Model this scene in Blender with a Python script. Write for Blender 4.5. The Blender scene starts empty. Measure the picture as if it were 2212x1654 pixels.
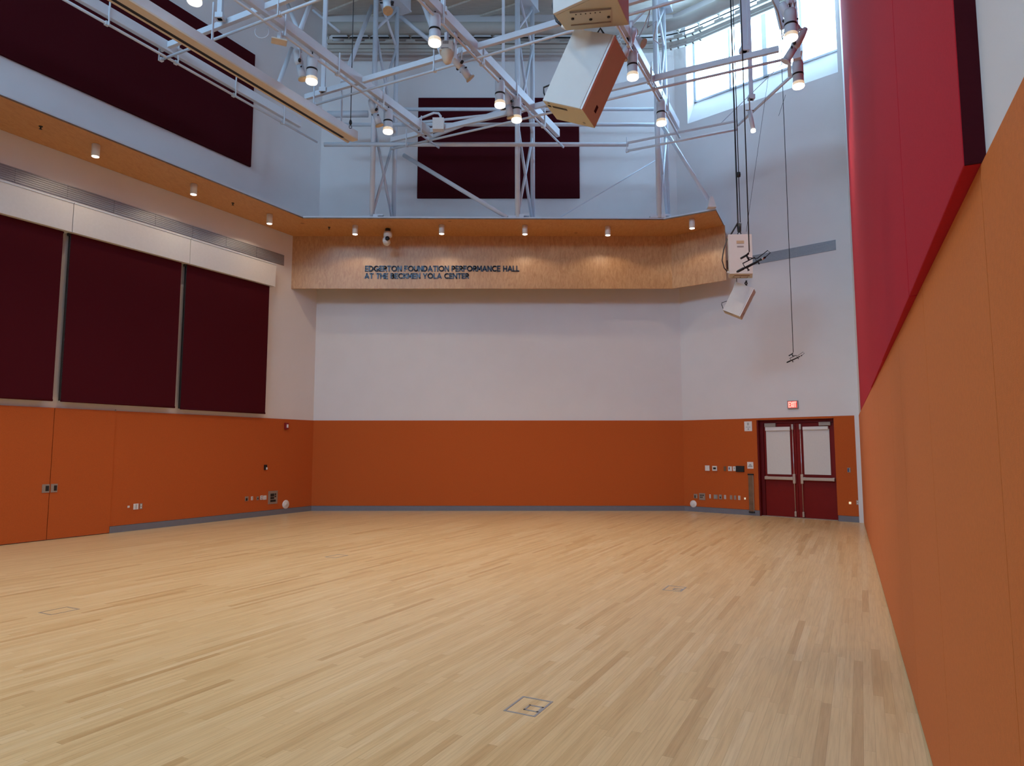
import bpy, bmesh, math, random
from mathutils import Vector, Matrix
random.seed(7)
S = bpy.context.scene
COL = S.collection
# ------------------------------------------------------------------ camera
FW, FH, F, HZ, EYE = 2212, 1654, 1460.0, 967.0, 1.75
PITCH = math.atan((HZ - FH/2)/F)
cd = bpy.data.cameras.new('camera'); cam = bpy.data.objects.new('camera', cd); COL.objects.link(cam)
cam.location = (0, 0, EYE); cam.rotation_euler = (math.pi/2 + PITCH, 0, 0)
cd.sensor_fit = 'HORIZONTAL'; cd.sensor_width = 36; cd.lens = 36*F/FW; cd.clip_end = 200; cd.clip_start = 0.05
S.camera = cam
# ------------------------------------------------------------------ light and exposure
S.view_settings.view_transform = 'Standard'; S.view_settings.look = 'None'
S.view_settings.gamma = 1; S.view_settings.exposure = 0.0; S.view_settings.use_curve_mapping = False
W = bpy.data.worlds.new('sky'); S.world = W; W.use_nodes = True
bg = W.node_tree.nodes['Background']; bg.inputs[0].default_value = (0.43, 0.69, 1.0, 1); bg.inputs[1].default_value = 27.0
LAMP_COL = (1.0, 0.83, 0.66); PEND_W = 230; DOWN_W = 28
def portal(name, M, sx, sy):
    l = bpy.data.lights.new(name, 'AREA'); l.shape = 'RECTANGLE'; l.size = sx; l.size_y = sy
    l.cycles.is_portal = True
    o = bpy.data.objects.new(name, l); o.matrix_world = M; COL.objects.link(o); return o

# ------------------------------------------------------------------ helpers: photograph pixel -> point on a real plane
cp, sp = math.cos(PITCH), math.sin(PITCH)
def ray(x, y):
    u = (x-FW/2)/F; v = (FH/2-y)/F
    return Vector((u, cp-v*sp, sp+v*cp))
def atz(x, y, z): d = ray(x, y); return Vector((0,0,EYE)) + d*((z-EYE)/d.z)
def aty(x, y, Y): d = ray(x, y); return Vector((0,0,EYE)) + d*(Y/d.y)
class Frame:
    """a wall: s metres along it, z up, o metres into the room"""
    def __init__(f, P, Q):
        f.P = Vector((P[0],P[1],0)); q = Vector((Q[0],Q[1],0)); f.len = (q-f.P).length
        f.d = (q-f.P).normalized(); f.n = Vector((f.d.y,-f.d.x,0))
    def pt(f, s, z, o=0): return f.P + f.d*s + f.n*o + Vector((0,0,z))
    def px(f, x, y, o=0):
        d = ray(x, y); a = f.P + f.n*o; c = Vector((0,0,EYE))
        t = f.n.dot(a-c)/f.n.dot(d); p = c+d*t
        return (p-f.P).dot(f.d), p.z
    def ang(f): return math.atan2(f.d.y, f.d.x)
LBc = atz(672,1103,0); L0 = atz(0,1178,0); BDc = atz(1479,1103,0); DRc = atz(1866,1129,0); R2 = atz(2014,1654,0)
LBc = Vector((LBc.x, 19.13, 0)); BDc = Vector((BDc.x, 19.13, 0))
dR = (R2-DRc).normalized(); R3 = DRc + dR*26
dL = (L0-LBc).normalized(); nb = Vector((-dR.y, dR.x, 0)); nb = nb if nb.x < 0 else -nb
# rear wall: perpendicular to right wall, from R3 to the left wall line
den = nb.x*(-dL.y) + dL.x*nb.y
tt = ((LBc.x-R3.x)*(-dL.y) + dL.x*(LBc.y-R3.y))/den
L3 = R3 + nb*tt
FL, FB, FD, FR, FX = Frame(L3, LBc), Frame(LBc, BDc), Frame(BDc, DRc), Frame(DRc, R3), Frame(R3, L3)
SL0 = (L0-L3).length   # s on the left wall at the left edge of the frame
GD = Vector((math.sin(math.radians(27.2)), math.cos(math.radians(27.2)), 0))   # direction of the grid beams and floor boards
GP = Vector((-GD.y, GD.x, 0))
ZC = 14.7

# ------------------------------------------------------------------ mesh builder
class MB:
    def __init__(m): m.v=[]; m.f=[]; m.sm=[]
    def poly(m, vs, fs, smooth=False):
        b=len(m.v); m.v += [Vector(v) for v in vs]; m.f += [[b+i for i in f] for f in fs]; m.sm += [smooth]*len(fs); return m
    def hexa(m, c):   # 8 corners: bottom 4 ccw, top 4 ccw
        return m.poly(c, [(3,2,1,0),(4,5,6,7),(0,1,5,4),(1,2,6,5),(2,3,7,6),(3,0,4,7)])
    def box(m, x0,x1,y0,y1,z0,z1, M=None):
        c=[Vector(p) for p in ((x0,y0,z0),(x1,y0,z0),(x1,y1,z0),(x0,y1,z0),(x0,y0,z1),(x1,y0,z1),(x1,y1,z1),(x0,y1,z1))]
        if M is not None: c=[M@p for p in c]
        return m.hexa(c)
    def wbox(m, fr, s0,s1,z0,z1,o0,o1):
        a,b,c,d = fr.pt(s0,0,o1),fr.pt(s1,0,o1),fr.pt(s1,0,o0),fr.pt(s0,0,o0)
        # o1 = room side; order so normals face outward
        q=[a,b,c,d]
        return m.hexa([p+Vector((0,0,z0)) for p in q]+[p+Vector((0,0,z1)) for p in q])
    def prism(m, pts, z0, z1):
        n=len(pts); vs=[Vector((p[0],p[1],z0)) for p in pts]+[Vector((p[0],p[1],z1)) for p in pts]
        fs=[tuple(range(n-1,-1,-1)), tuple(range(n,2*n))]+[(i,(i+1)%n,n+(i+1)%n,n+i) for i in range(n)]
        return m.poly(vs,fs)
    def tube(m, pts, r, n=10, caps=True, smooth=True):
        pts=[Vector(p) for p in pts]; k=len(pts); rs=r if isinstance(r,(list,tuple)) else [r]*k
        t0=(pts[1]-pts[0]).normalized(); up=Vector((0,0,1)) if abs(t0.z)<.9 else Vector((1,0,0))
        u=t0.cross(up).normalized(); b=len(m.v)
        for i,p in enumerate(pts):
            t=((pts[min(i+1,k-1)]-pts[max(i-1,0)])).normalized()
            if t.length<.5: t=t0
            u=(u-t*u.dot(t)).normalized(); w=t.cross(u)
            for j in range(n):
                a=2*math.pi*j/n; m.v.append(p+(u*math.cos(a)+w*math.sin(a))*rs[i])
        for i in range(k-1):
            for j in range(n):
                m.f.append([b+i*n+j,b+i*n+(j+1)%n,b+(i+1)*n+(j+1)%n,b+(i+1)*n+j]); m.sm.append(smooth)
        if caps:
            m.f.append([b+j for j in range(n-1,-1,-1)]); m.sm.append(False)
            m.f.append([b+(k-1)*n+j for j in range(n)]); m.sm.append(False)
        return m
    def bar(m, p, q, w, h):   # rectangular bar, h vertical-ish
        p=Vector(p);q=Vector(q); t=(q-p).normalized(); up=Vector((0,0,1)) if abs(t.z)<.95 else GD
        s=t.cross(up).normalized(); u=s.cross(t).normalized()
        s*=w/2; u*=h/2
        return m.hexa([p-s-u,p+s-u,q+s-u,q-s-u,p-s+u,p+s+u,q+s+u,q-s+u])
    def lathe(m, prof, M=None, n=24, smooth=True):   # prof list of (r,z)
        M = M or Matrix(); b=len(m.v)
        for r,z in prof:
            for j in range(n):
                a=2*math.pi*j/n; m.v.append(M@Vector((r*math.cos(a),r*math.sin(a),z)))
        for i in range(len(prof)-1):
            for j in range(n):
                m.f.append([b+i*n+j,b+i*n+(j+1)%n,b+(i+1)*n+(j+1)%n,b+(i+1)*n+j]); m.sm.append(smooth)
        return m
WM = {}
def MX(name): return WM[name]
def tag(o, label=None, cat=None, group=None, kind=None):
    if label: o['label']=label
    if cat: o['category']=cat
    if group: o['group']=group
    if kind: o['kind']=kind
    return o
def thing(name, label, cat, loc=(0,0,0), rz=0.0, group=None, kind=None):
    o=bpy.data.objects.new(name,None); COL.objects.link(o); o.location=loc; o.rotation_euler=(0,0,rz); o.empty_display_size=.1
    WM[o]=Matrix.Translation(Vector(loc))@Matrix.Rotation(rz,4,'Z')
    return tag(o,label,cat,group,kind)
def part(name, mb, mat, parent=None, local=False, bevel=0.0, label=None):
    me=bpy.data.meshes.new(name)
    vs=mb.v; org=None
    if parent is not None:
        M=WM[parent]
        if not local: I=M.inverted(); vs=[I@v for v in vs]
    elif not local:
        xs=[v.x for v in vs]; ys=[v.y for v in vs]; zs=[v.z for v in vs]
        org=Vector(((min(xs)+max(xs))/2,(min(ys)+max(ys))/2,min(zs))); vs=[v-org for v in vs]
    me.from_pydata([tuple(v) for v in vs],[],mb.f); me.update()
    for p,s in zip(me.polygons,mb.sm): p.use_smooth=s
    bm=bmesh.new(); bm.from_mesh(me); bmesh.ops.recalc_face_normals(bm,faces=bm.faces); bm.to_mesh(me); bm.free()
    o=bpy.data.objects.new(name,me); COL.objects.link(o); me.materials.append(mat)
    if parent is not None: o.parent=parent; WM[o]=WM[parent]
    else:
        if org is not None: o.location=org
        WM[o]=Matrix.Translation(org if org is not None else Vector())
    if bevel>0:
        b=o.modifiers.new('bevel','BEVEL'); b.width=bevel; b.segments=2; b.limit_method='ANGLE'
    if label: o['label']=label
    return o
def struct(name, mb, mat, label=None, **k):
    o=part(name,mb,mat,**k); o['kind']='structure'
    if label: o['label']=label
    return o
def solo(name, mb, mat, label, cat, group=None, **k): return tag(part(name,mb,mat,**k),label,cat,group)

# ------------------------------------------------------------------ materials
def mat(name, col, rough=.6, metal=0, noise=0, nscale=20, sheen=0, bump=0, bscale=200, spec=.5, stretch=None, emit=None, estr=0, coat=0):
    m=bpy.data.materials.new(name); m.use_nodes=True; nt=m.node_tree; b=nt.nodes['Principled BSDF']
    b.inputs['Base Color'].default_value=(*col,1); b.inputs['Roughness'].default_value=rough; b.inputs['Metallic'].default_value=metal
    b.inputs['Specular IOR Level'].default_value=spec
    if sheen: b.inputs['Sheen Weight'].default_value=sheen; b.inputs['Sheen Roughness'].default_value=.4; b.inputs['Sheen Tint'].default_value=(*[min(1,c*1.0+.35) for c in col],1)
    if coat: b.inputs['Coat Weight'].default_value=coat
    tc=nt.nodes.new('ShaderNodeTexCoord')
    if noise:
        mp=nt.nodes.new('ShaderNodeMapping'); nt.links.new(tc.outputs['Object'],mp.inputs[0])
        if stretch: mp.inputs['Scale'].default_value=stretch
        n=nt.nodes.new('ShaderNodeTexNoise'); n.inputs['Scale'].default_value=nscale; n.inputs['Detail'].default_value=5
        nt.links.new(mp.outputs[0],n.inputs['Vector'])
        r=nt.nodes.new('ShaderNodeValToRGB'); r.color_ramp.elements[0].position=.3; r.color_ramp.elements[1].position=.7
        r.color_ramp.elements[0].color=(*[c*(1-noise) for c in col],1); r.color_ramp.elements[1].color=(*[min(1,c*(1+noise)) for c in col],1)
        nt.links.new(n.outputs['Fac'],r.inputs[0]); nt.links.new(r.outputs[0],b.inputs['Base Color'])
    if bump:
        n=nt.nodes.new('ShaderNodeTexNoise'); n.inputs['Scale'].default_value=bscale; nt.links.new(tc.outputs['Object'],n.inputs['Vector'])
        bp=nt.nodes.new('ShaderNodeBump'); bp.inputs['Strength'].default_value=bump; bp.inputs['Distance'].default_value=.01
        nt.links.new(n.outputs['Fac'],bp.inputs['Height']); nt.links.new(bp.outputs[0],b.inputs['Normal'])
    if emit: b.inputs['Emission Color'].default_value=(*emit,1); b.inputs['Emission Strength'].default_value=estr
    return m
M_white=mat('wall_paint',(.74,.70,.69),.75,noise=.015,nscale=2)
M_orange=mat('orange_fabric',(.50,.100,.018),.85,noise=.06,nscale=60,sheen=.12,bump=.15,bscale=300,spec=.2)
M_orange_r=mat('orange_fabric_lit_side',(.62,.160,.026),.8,noise=.05,nscale=60,sheen=.08,bump=.15,bscale=300,spec=.25)  # lit copy of orange fabric, brighter light on this side put into the colour
M_red=mat('red_felt',(.48,.014,.026),.9,noise=.06,nscale=90,sheen=.06,bump=.2,bscale=400,spec=.08)
M_maroon=mat('maroon_felt',(.055,.0055,.009),.9,noise=.05,nscale=60,spec=.06)
M_shade=mat('maroon_shade_cloth',(.066,.005,.009),.9,noise=.04,nscale=80,spec=.08)
M_steel=mat('white_painted_steel',(.64,.68,.74),.45,noise=.02,nscale=6)
M_deck=mat('ceiling_deck_grey',(.66,.59,.51),.8,noise=.1,nscale=3,stretch=(1,12,1))
M_duct=mat('grey_duct_paint',(.46,.42,.37),.6,noise=.03,nscale=4)
M_grille=mat('grille_grey',(.33,.33,.35),.5,metal=.3,noise=.05,nscale=30)
M_base=mat('baseboard_grey',(.17,.17,.20),.5,noise=.03,nscale=10)
M_black=mat('black_plastic',(.008,.008,.009),.5,noise=.1,nscale=30)
M_cable=mat('black_cable',(.012,.012,.014),.5,noise=.1,nscale=30)
M_metal=mat('brushed_metal',(.62,.60,.57),.3,metal=.9,noise=.04,nscale=40,stretch=(1,20,1))
M_plate=mat('steel_plate',(.36,.30,.25),.45,metal=.4,noise=.04,nscale=40)
M_wplast=mat('white_plastic',(.75,.72,.69),.4,noise=.02,nscale=20)
M_paper=mat('printed_paper',(.78,.74,.71),.7,noise=.02,nscale=20)
M_ink=mat('grey_print',(.30,.28,.27),.8,noise=.2,nscale=60)
M_door=mat('dark_red_door_paint',(.200,.008,.006),.5,noise=.04,nscale=6,spec=.2)
M_frame=mat('dark_red_frame_paint',(.13,.006,.007),.5,noise=.04,nscale=6,spec=.2)
M_cream=mat('cream_speaker_paint',(.66,.64,.60),.55,noise=.015,nscale=10,bump=.05,bscale=600)
M_cream_bounce=mat('cream_speaker_bounce_side',(.58,.55,.44),.6,noise=.02,nscale=10)  # same cream paint, with the orange bounce light put into its colour
M_gel=mat('amber_gel_frame',(.50,.36,.22),.6,noise=.08,nscale=20)
M_beige=mat('beige_painted_metal',(.70,.62,.50),.5,noise=.02,nscale=10)
M_grey_ink=mat('dark_letter_metal',(.018,.028,.055),.3,metal=.2,noise=.03,nscale=20)
M_strobe=mat('alarm_red',(.25,.01,.015),.4,noise=.03,nscale=20)
M_lens=mat('clear_lens',(.8,.8,.85),.1,noise=.02,nscale=20)
M_blue=mat('blue_panel',(.05,.08,.2),.4,noise=.1,nscale=30)
M_lamp=mat('lamp_diffuser',(.9,.9,.9),.4,noise=.01,nscale=10,emit=(1,.93,.80),estr=5)
M_lampw=mat('high_bay_lens',(.9,.9,.9),.4,noise=.01,nscale=10,emit=(1,.93,.80),estr=2.2)
M_ring=mat('lens_ring_glass',(.8,.7,.55),.3,noise=.35,nscale=45,emit=(1,.72,.42),estr=.55)
M_cell=mat('lens_cell',(.7,.6,.45),.4,noise=.01,nscale=10,emit=(1,.78,.5),estr=.75)
M_exit_r=mat('exit_red_face',(.6,.08,.06),.5,noise=.02,nscale=10,emit=(1,.10,.06),estr=.55)
M_exit_l=mat('exit_letters',(.9,.5,.45),.5,noise=.02,nscale=10,emit=(1,.42,.34),estr=.9)
M_brass=mat('bronze_channel',(.20,.115,.065),.5,metal=.3,noise=.25,nscale=6)
M_fb=mat('brushed_aluminium_rim',(.35,.36,.38),.35,metal=.5,noise=.06,nscale=40)
M_glow=mat('small_lit_button',(.9,.85,.6),.5,noise=.02,nscale=10,emit=(1,.9,.55),estr=.5)
M_lsw=mat('shade_fabric_white',(.70,.66,.62),.7,noise=.02,nscale=30)

def wood(name, c1, c2, rough, scale, knots=True):
    m=bpy.data.materials.new(name); m.use_nodes=True; nt=m.node_tree; b=nt.nodes['Principled BSDF']; L=nt.links.new
    tc=nt.nodes.new('ShaderNodeTexCoord'); mp=nt.nodes.new('ShaderNodeMapping'); mp.inputs['Scale'].default_value=scale
    L(tc.outputs['Object'],mp.inputs[0])
    n=nt.nodes.new('ShaderNodeTexNoise'); n.inputs['Scale'].default_value=5; n.inputs['Detail'].default_value=7; n.inputs['Roughness'].default_value=.65; n.inputs['Distortion'].default_value=1.2
    L(mp.outputs[0],n.inputs['Vector'])
    r=nt.nodes.new('ShaderNodeValToRGB'); r.color_ramp.elements[0].position=.33; r.color_ramp.elements[1].position=.6
    r.color_ramp.elements[0].color=(*c2,1); r.color_ramp.elements[1].color=(*c1,1)
    L(n.outputs['Fac'],r.inputs[0]); out=r.outputs[0]
    if knots:
        v=nt.nodes.new('ShaderNodeTexVoronoi'); v.inputs['Scale'].default_value=1.1; L(tc.outputs['Object'],v.inputs['Vector'])
        r2=nt.nodes.new('ShaderNodeValToRGB'); r2.color_ramp.elements[0].position=.03; r2.color_ramp.elements[1].position=.075
        r2.color_ramp.elements[0].color=(.55,.5,.45,1); r2.color_ramp.elements[1].color=(1,1,1,1)
        L(v.outputs['Distance'],r2.inputs[0])
        mx=nt.nodes.new('ShaderNodeMix'); mx.data_type='RGBA'; mx.blend_type='MULTIPLY'; mx.inputs[0].default_value=1
        L(out,mx.inputs[6]); L(r2.outputs[0],mx.inputs[7]); out=mx.outputs[2]
    L(out,b.inputs['Base Color']); b.inputs['Roughness'].default_value=rough
    return m
M_ply=wood('birch_plywood_face',(.58,.325,.15),(.44,.215,.085),.38,(3,3,.8))
M_plys=wood('birch_plywood_soffit_bounce',(.62,.31,.12),(.54,.25,.085),.55,(3,1,1))  # same plywood, more saturated: warm bounce from the floor put into the colour

def floor_mat():
    m=bpy.data.materials.new('maple_strip_floor'); m.use_nodes=True; nt=m.node_tree; b=nt.nodes['Principled BSDF']; L=nt.links.new
    def N(t,**k):
        n=nt.nodes.new(t)
        for a,v in k.items(): setattr(n,a,v)
        return n
    def math_(op,a,b_=None,c=None):
        n=N('ShaderNodeMath',operation=op)
        for i,x in enumerate((a,b_,c)):
            if x is None: continue
            if isinstance(x,(int,float)): n.inputs[i].default_value=x
            else: L(x,n.inputs[i])
        return n.outputs[0]
    tc=N('ShaderNodeTexCoord'); mp=N('ShaderNodeMapping'); L(tc.outputs['Object'],mp.inputs[0])
    mp.inputs['Rotation'].default_value=(0,0,math.radians(27.2-90))     # x' along the boards
    sx=N('ShaderNodeSeparateXYZ'); L(mp.outputs[0],sx.inputs[0])
    # board direction is GD: after rotating by +62.8deg about z the board axis lies on x
    U,V=sx.outputs[0],sx.outputs[1]
    row=math_('FLOOR',math_('DIVIDE',V,.064))
    wn=N('ShaderNodeTexWhiteNoise',noise_dimensions='1D'); L(row,wn.inputs['W'])
    ul=math_('DIVIDE',math_('ADD',U,math_('MULTIPLY',wn.outputs[0],7.3)),1.25)
    idx=math_('FLOOR',ul)
    cb=N('ShaderNodeCombineXYZ'); L(row,cb.inputs[0]); L(idx,cb.inputs[1])
    w2=N('ShaderNodeTexWhiteNoise',noise_dimensions='2D'); L(cb.outputs[0],w2.inputs['Vector'])
    r=N('ShaderNodeValToRGB'); e=r.color_ramp.elements
    e[0].position=0; e[0].color=(.52,.335,.15,1); e[1].position=1; e[1].color=(.69,.51,.28,1)
    x=e.new(.1); x.color=(.60,.41,.195,1); x=e.new(.5); x.color=(.65,.46,.23,1); x=e.new(.85); x.color=(.665,.48,.25,1)
    L(w2.outputs[0],r.inputs[0])
    mg=N('ShaderNodeMapping'); mg.inputs['Scale'].default_value=(1.2,26,1); L(mp.outputs[0],mg.inputs[0])
    ad=N('ShaderNodeVectorMath',operation='ADD'); L(mg.outputs[0],ad.inputs[0]); cs=N('ShaderNodeVectorMath',operation='SCALE'); L(w2.outputs[1],cs.inputs[0]); cs.inputs['Scale'].default_value=40; L(cs.outputs[0],ad.inputs[1])
    g=N('ShaderNodeTexNoise'); g.inputs['Scale'].default_value=2.2; g.inputs['Detail'].default_value=6; g.inputs['Distortion'].default_value=.0; L(ad.outputs[0],g.inputs['Vector'])
    gr=N('ShaderNodeValToRGB'); gr.color_ramp.elements[0].position=.25; gr.color_ramp.elements[0].color=(.84,.80,.76,1); gr.color_ramp.elements[1].position=.6; gr.color_ramp.elements[1].color=(1.03,1.03,1.03,1)
    L(g.outputs['Fac'],gr.inputs[0])
    mx=N('ShaderNodeMix',data_type='RGBA',blend_type='MULTIPLY'); mx.inputs[0].default_value=1; L(r.outputs[0],mx.inputs[6]); L(gr.outputs[0],mx.inputs[7])
    fr=math_('FRACT',math_('DIVIDE',V,.064)); seam=math_('LESS_THAN',fr,.035)
    fu=math_('LESS_THAN',math_('FRACT',ul),.0022); sm=math_('MAXIMUM',seam,fu)
    m2=N('ShaderNodeMix',data_type='RGBA',blend_type='MULTIPLY'); L(math_('MULTIPLY',sm,.35),m2.inputs[0]); L(mx.outputs[2],m2.inputs[6]); m2.inputs[7].default_value=(.35,.25,.15,1)
    L(m2.outputs[2],b.inputs['Base Color'])
    b.inputs['Roughness'].default_value=.28
    b.inputs['Specular IOR Level'].default_value=.42
    return m
M_floor=floor_mat()
def glass_mat():
    m=bpy.data.materials.new('window_glass'); m.use_nodes=True; nt=m.node_tree
    for n in list(nt.nodes):
        if n.type!='OUTPUT_MATERIAL': nt.nodes.remove(n)
    out=[n for n in nt.nodes if n.type=='OUTPUT_MATERIAL'][0]
    t=nt.nodes.new('ShaderNodeBsdfTransparent'); g=nt.nodes.new('ShaderNodeBsdfGlossy'); g.inputs['Roughness'].default_value=.02
    t.inputs[0].default_value=(.93,.97,.98,1)
    mx=nt.nodes.new('ShaderNodeMixShader'); mx.inputs[0].default_value=.06
    nt.links.new(t.outputs[0],mx.inputs[1]); nt.links.new(g.outputs[0],mx.inputs[2]); nt.links.new(mx.outputs[0],out.inputs[0]); return m
M_glass=glass_mat()

# ================================================================== THE SETTING
room=[L3,LBc,BDc,DRc,R3]
def inflate(pts,d):
    c=sum(pts,Vector())/len(pts); return [p+(p-c).normalized()*d for p in pts]
struct('floor',MB().prism(list(reversed(inflate(room,.8))),-.2,0),M_floor,'pale maple strip floor')
# floor object origin is its centre, its object axes stay world aligned
struct('ceiling',MB().prism(list(reversed(inflate(room,.8))),ZC,ZC+.2),M_deck,'grey ribbed ceiling deck')
T=.3; WB=-.03      # white walls sit 3 cm behind the fabric face
ZO=2.52
LW0,LW1,LZ0,LZ1=3.0,SL0-7.5,12.4,14.2
struct('wall_left',MB().wbox(FL,-.3,FL.len+.3,0,LZ0,WB-T,WB).wbox(FL,-.3,LW0,LZ0,LZ1,WB-T,WB).wbox(FL,LW1,FL.len+.3,LZ0,LZ1,WB-T,WB).wbox(FL,-.3,FL.len+.3,LZ1,ZC,WB-T,WB),M_white,'white left wall')
struct('wall_back',MB().wbox(FB,-.3,FB.len+.3,0,ZC,WB-T,WB),M_white,'white far wall')
# right wall of the door side, with recess and high window openings
DS0,_=FD.px(1637,1000); DS1,_=FD.px(1806,1000); DZ=2.47
WS0,_=FD.px(1484,250); WS1=FD.px(1809,150)[0]+.0; WZ0=11.15; WZ1=14.15
TD=.55
mw=MB()
mw.wbox(FD,-.3,DS0,0,DZ,WB-TD,WB).wbox(FD,DS1,FD.len+.3,0,DZ,WB-TD,WB).wbox(FD,DS0,DS1,0,DZ,WB-TD,WB-.22)
mw.wbox(FD,-.3,FD.len+.3,DZ,WZ0,WB-TD,WB).wbox(FD,-.3,WS0,WZ0,WZ1,WB-TD,WB).wbox(FD,WS1,FD.len+.3,WZ0,WZ1,WB-TD,WB).wbox(FD,-.3,FD.len+.3,WZ1,ZC,WB-TD,WB)
# splayed sill of the window
_,gz=FD.px(1503,218,-.5)
a=[FD.pt(WS0,WZ0,WB),FD.pt(WS1,WZ0,WB),FD.pt(WS1,WZ0,WB-TD),FD.pt(WS0,WZ0,WB-TD)]
b_=[FD.pt(WS0,WZ0+.005,WB),FD.pt(WS1,WZ0+.005,WB),FD.pt(WS1,gz,WB-TD+.03),FD.pt(WS0,gz,WB-TD+.03)]
mw.hexa(a+b_)
struct('wall_right',mw,M_white,'white wall above the red double door')
struct('wall_side',MB().wbox(FR,-.3,FR.len+.3,0,ZC,-.012-T,-.012),M_white,'white wall along the right side')
# rear wall behind the camera with clerestory opening
XW0,XW1,XZ0,XZ1=1.6,FX.len-1.6,11.4,13.6
mx_=MB().wbox(FX,-.3,FX.len+.3,0,XZ0,-T,0).wbox(FX,-.3,XW0,XZ0,XZ1,-T,0).wbox(FX,XW1,FX.len+.3,XZ0,XZ1,-T,0).wbox(FX,-.3,FX.len+.3,XZ1,ZC,-T,0)
struct('wall_rear',mx_,M_white,'white wall behind the viewer')
def window(name,fr,s0,s1,z0,z1,o,mulls,label):
    w=thing(name,label,None,fr.pt((s0+s1)/2,z0,o),0,kind='structure')
    m=MB(); t=.05
    for a0,a1 in ((s0,s0+t),(s1-t,s1)): m.wbox(fr,a0,a1,z0,z1,o-.04,o+.04)
    for c0,c1 in ((z0,z0+t),(z1-t,z1)): m.wbox(fr,s0,s1,c0,c1,o-.04,o+.04)
    for s,wd in mulls: m.wbox(fr,s-wd/2,s+wd/2,z0,z1,o-.04,o+.04)
    part('window_frame',m,M_steel,w)
    part('window_pane',MB().wbox(fr,s0+.01,s1-.01,z0+.01,z1-.01,o-.006,o+.006),M_glass,w)
window('added_window_3',FL,LW0,LW1,LZ0,LZ1,-.2,[(LW0+(LW1-LW0)*k/5,.08) for k in range(1,5)],'added high window band on the left wall, unseen, for daylight')  # unseen window, added to bring daylight onto the door wall
def ms(x,y): return FD.px(x,y,-.5)[0]
window('window_1',FD,WS0,WS1,gz-.05,WZ1,WB-TD+.06,[(ms(1502,200),.07),(ms(1578,180),.06),(ms(1654,170),.13),(ms(1733,130),.06)],'high clerestory window above the door wall')
window('window_2',FX,XW0,XW1,XZ0,XZ1,-.2,[(XW0+(XW1-XW0)*k/6,.08) for k in range(1,6)],'high window band behind the viewer')
def frameM(fr,s,z,o):   # light looks into the room (-Z axis = fr.n)
    zax=-fr.n; yax=Vector((0,0,1)); xax=yax.cross(zax)
    M=Matrix((xax,yax,zax)).transposed().to_4x4(); M.translation=fr.pt(s,z,o); return M
portal('sky_portal_door_side',frameM(FD,(WS0+WS1)/2,(WZ0+WZ1)/2,WB-TD-.02),WS1-WS0,WZ1-WZ0)
portal('sky_portal_rear',frameM(FX,(XW0+XW1)/2,(XZ0+XZ1)/2,-T-.02),XW1-XW0,XZ1-XZ0)

portal('sky_portal_left',frameM(FL,(LW0+LW1)/2,(LZ0+LZ1)/2,WB-T-.02),LW1-LW0,LZ1-LZ0)
# orange fabric wainscot, with narrow open joints
def clad(name,fr,cuts,z0,z1,m_,label,o0=WB,o1=0.0,gap=.006):
    m=MB()
    for i,(a,b) in enumerate(zip(cuts[:-1],cuts[1:])): m.wbox(fr,a+(gap/2 if i else -.012),b-(gap/2 if i<len(cuts)-2 else 0),z0,z1,o0,o1)
    return struct(name,m,m_,label)
sl_d0=FL.px(0,1000)[0]-2.2; sl_a,_=FL.px(110,1000); sl_b,_=FL.px(244,1000)
clad('trim_1',FL,[0,4,8,SL0-6,sl_d0],.14,ZO,M_orange,'orange fabric wainscot along the left wall, nearest run')
clad('trim_2',FL,[sl_b,FL.len],.14,ZO,M_orange,'orange fabric wainscot on the left wall')
clad('trim_3',FB,[0,FB.len+.02],.14,ZO,M_orange,'orange fabric wainscot on the far wall')
clad('trim_4',FD,[0,DS0],.14,ZO,M_orange,'orange fabric wainscot left of the red doors')
clad('trim_5',FD,[DS1,FD.len-.09],.14,ZO,M_orange,'orange fabric wainscot right of the red doors')
struct('trim_9',MB().wbox(FD,DS0,DS1,DZ,ZO,WB,0),M_orange,'orange fabric strip over the red doors')
cr=[FR.px(x,y)[0] for x,y in ((1955,1433),(1988,1600),(2050,1600),(2195,1500))]
cr=[.15,2.4,4.8]+[7.2,8.4,9.6]+[x for x in cr]+[cr[-1]+1.2*k for k in range(1,12)]
cr=sorted(c for c in cr if c<26)
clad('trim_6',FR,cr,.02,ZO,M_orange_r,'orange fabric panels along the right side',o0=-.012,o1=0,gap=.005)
struct('trim_7',MB().wbox(FD,FD.len-.09,FD.len+.02,.0,ZO,WB,.02),M_white,'narrow white corner trim beside the door wall')
struct('trim_8',MB().wbox(FR,.1,25.9,0,.02,-.012,-.004),M_black,'black strip painted as the shadow gap under the right panels')  # black strip, the shade of the gap put in as colour
def baseb(name,fr,s0,s1): struct(name,MB().wbox(fr,s0,s1,0,.135,WB,.012),M_base,'grey rubber baseboard')
baseb('baseboard_left',FL,sl_b,FL.len-.01); baseb('baseboard_back',FB,0,FB.len); baseb('baseboard_right',FD,0,DS0+.01); baseb('baseboard_corner',FD,DS1,FD.len-.09)
baseb('baseboard_near',FL,0,sl_d0)

# sliding fabric doors on the left wall
def sdoor(name,s0,s1,hs,label):
    w=thing(name,label,None,FL.pt((s0+s1)/2,0,.0),0,kind='structure')
    part('door_leaf',MB().wbox(FL,s0+.006,s1-.006,.015,ZO,WB,.012),M_orange,w)
    h0,h1=hs
    part('flush_handle',MB().wbox(FL,min(h0,h1),max(h0,h1),.90,1.06,.012,.022),M_plate,w)
    part('handle_recess',MB().wbox(FL,min(h0,h1)+abs(h1-h0)*.45,max(h0,h1)-abs(h1-h0)*.1,.93,1.03,.022,.026),M_black,w)
h=[FL.px(x,1051)[0] for x in (90,106,109,123)]
sdoor('door_2',sl_d0,sl_a,(h[0],h[1]),'left orange fabric door leaf with flush handle')
sdoor('door_3',sl_a,sl_b,(h[2],h[3]),'right orange fabric door leaf with flush handle')

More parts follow.
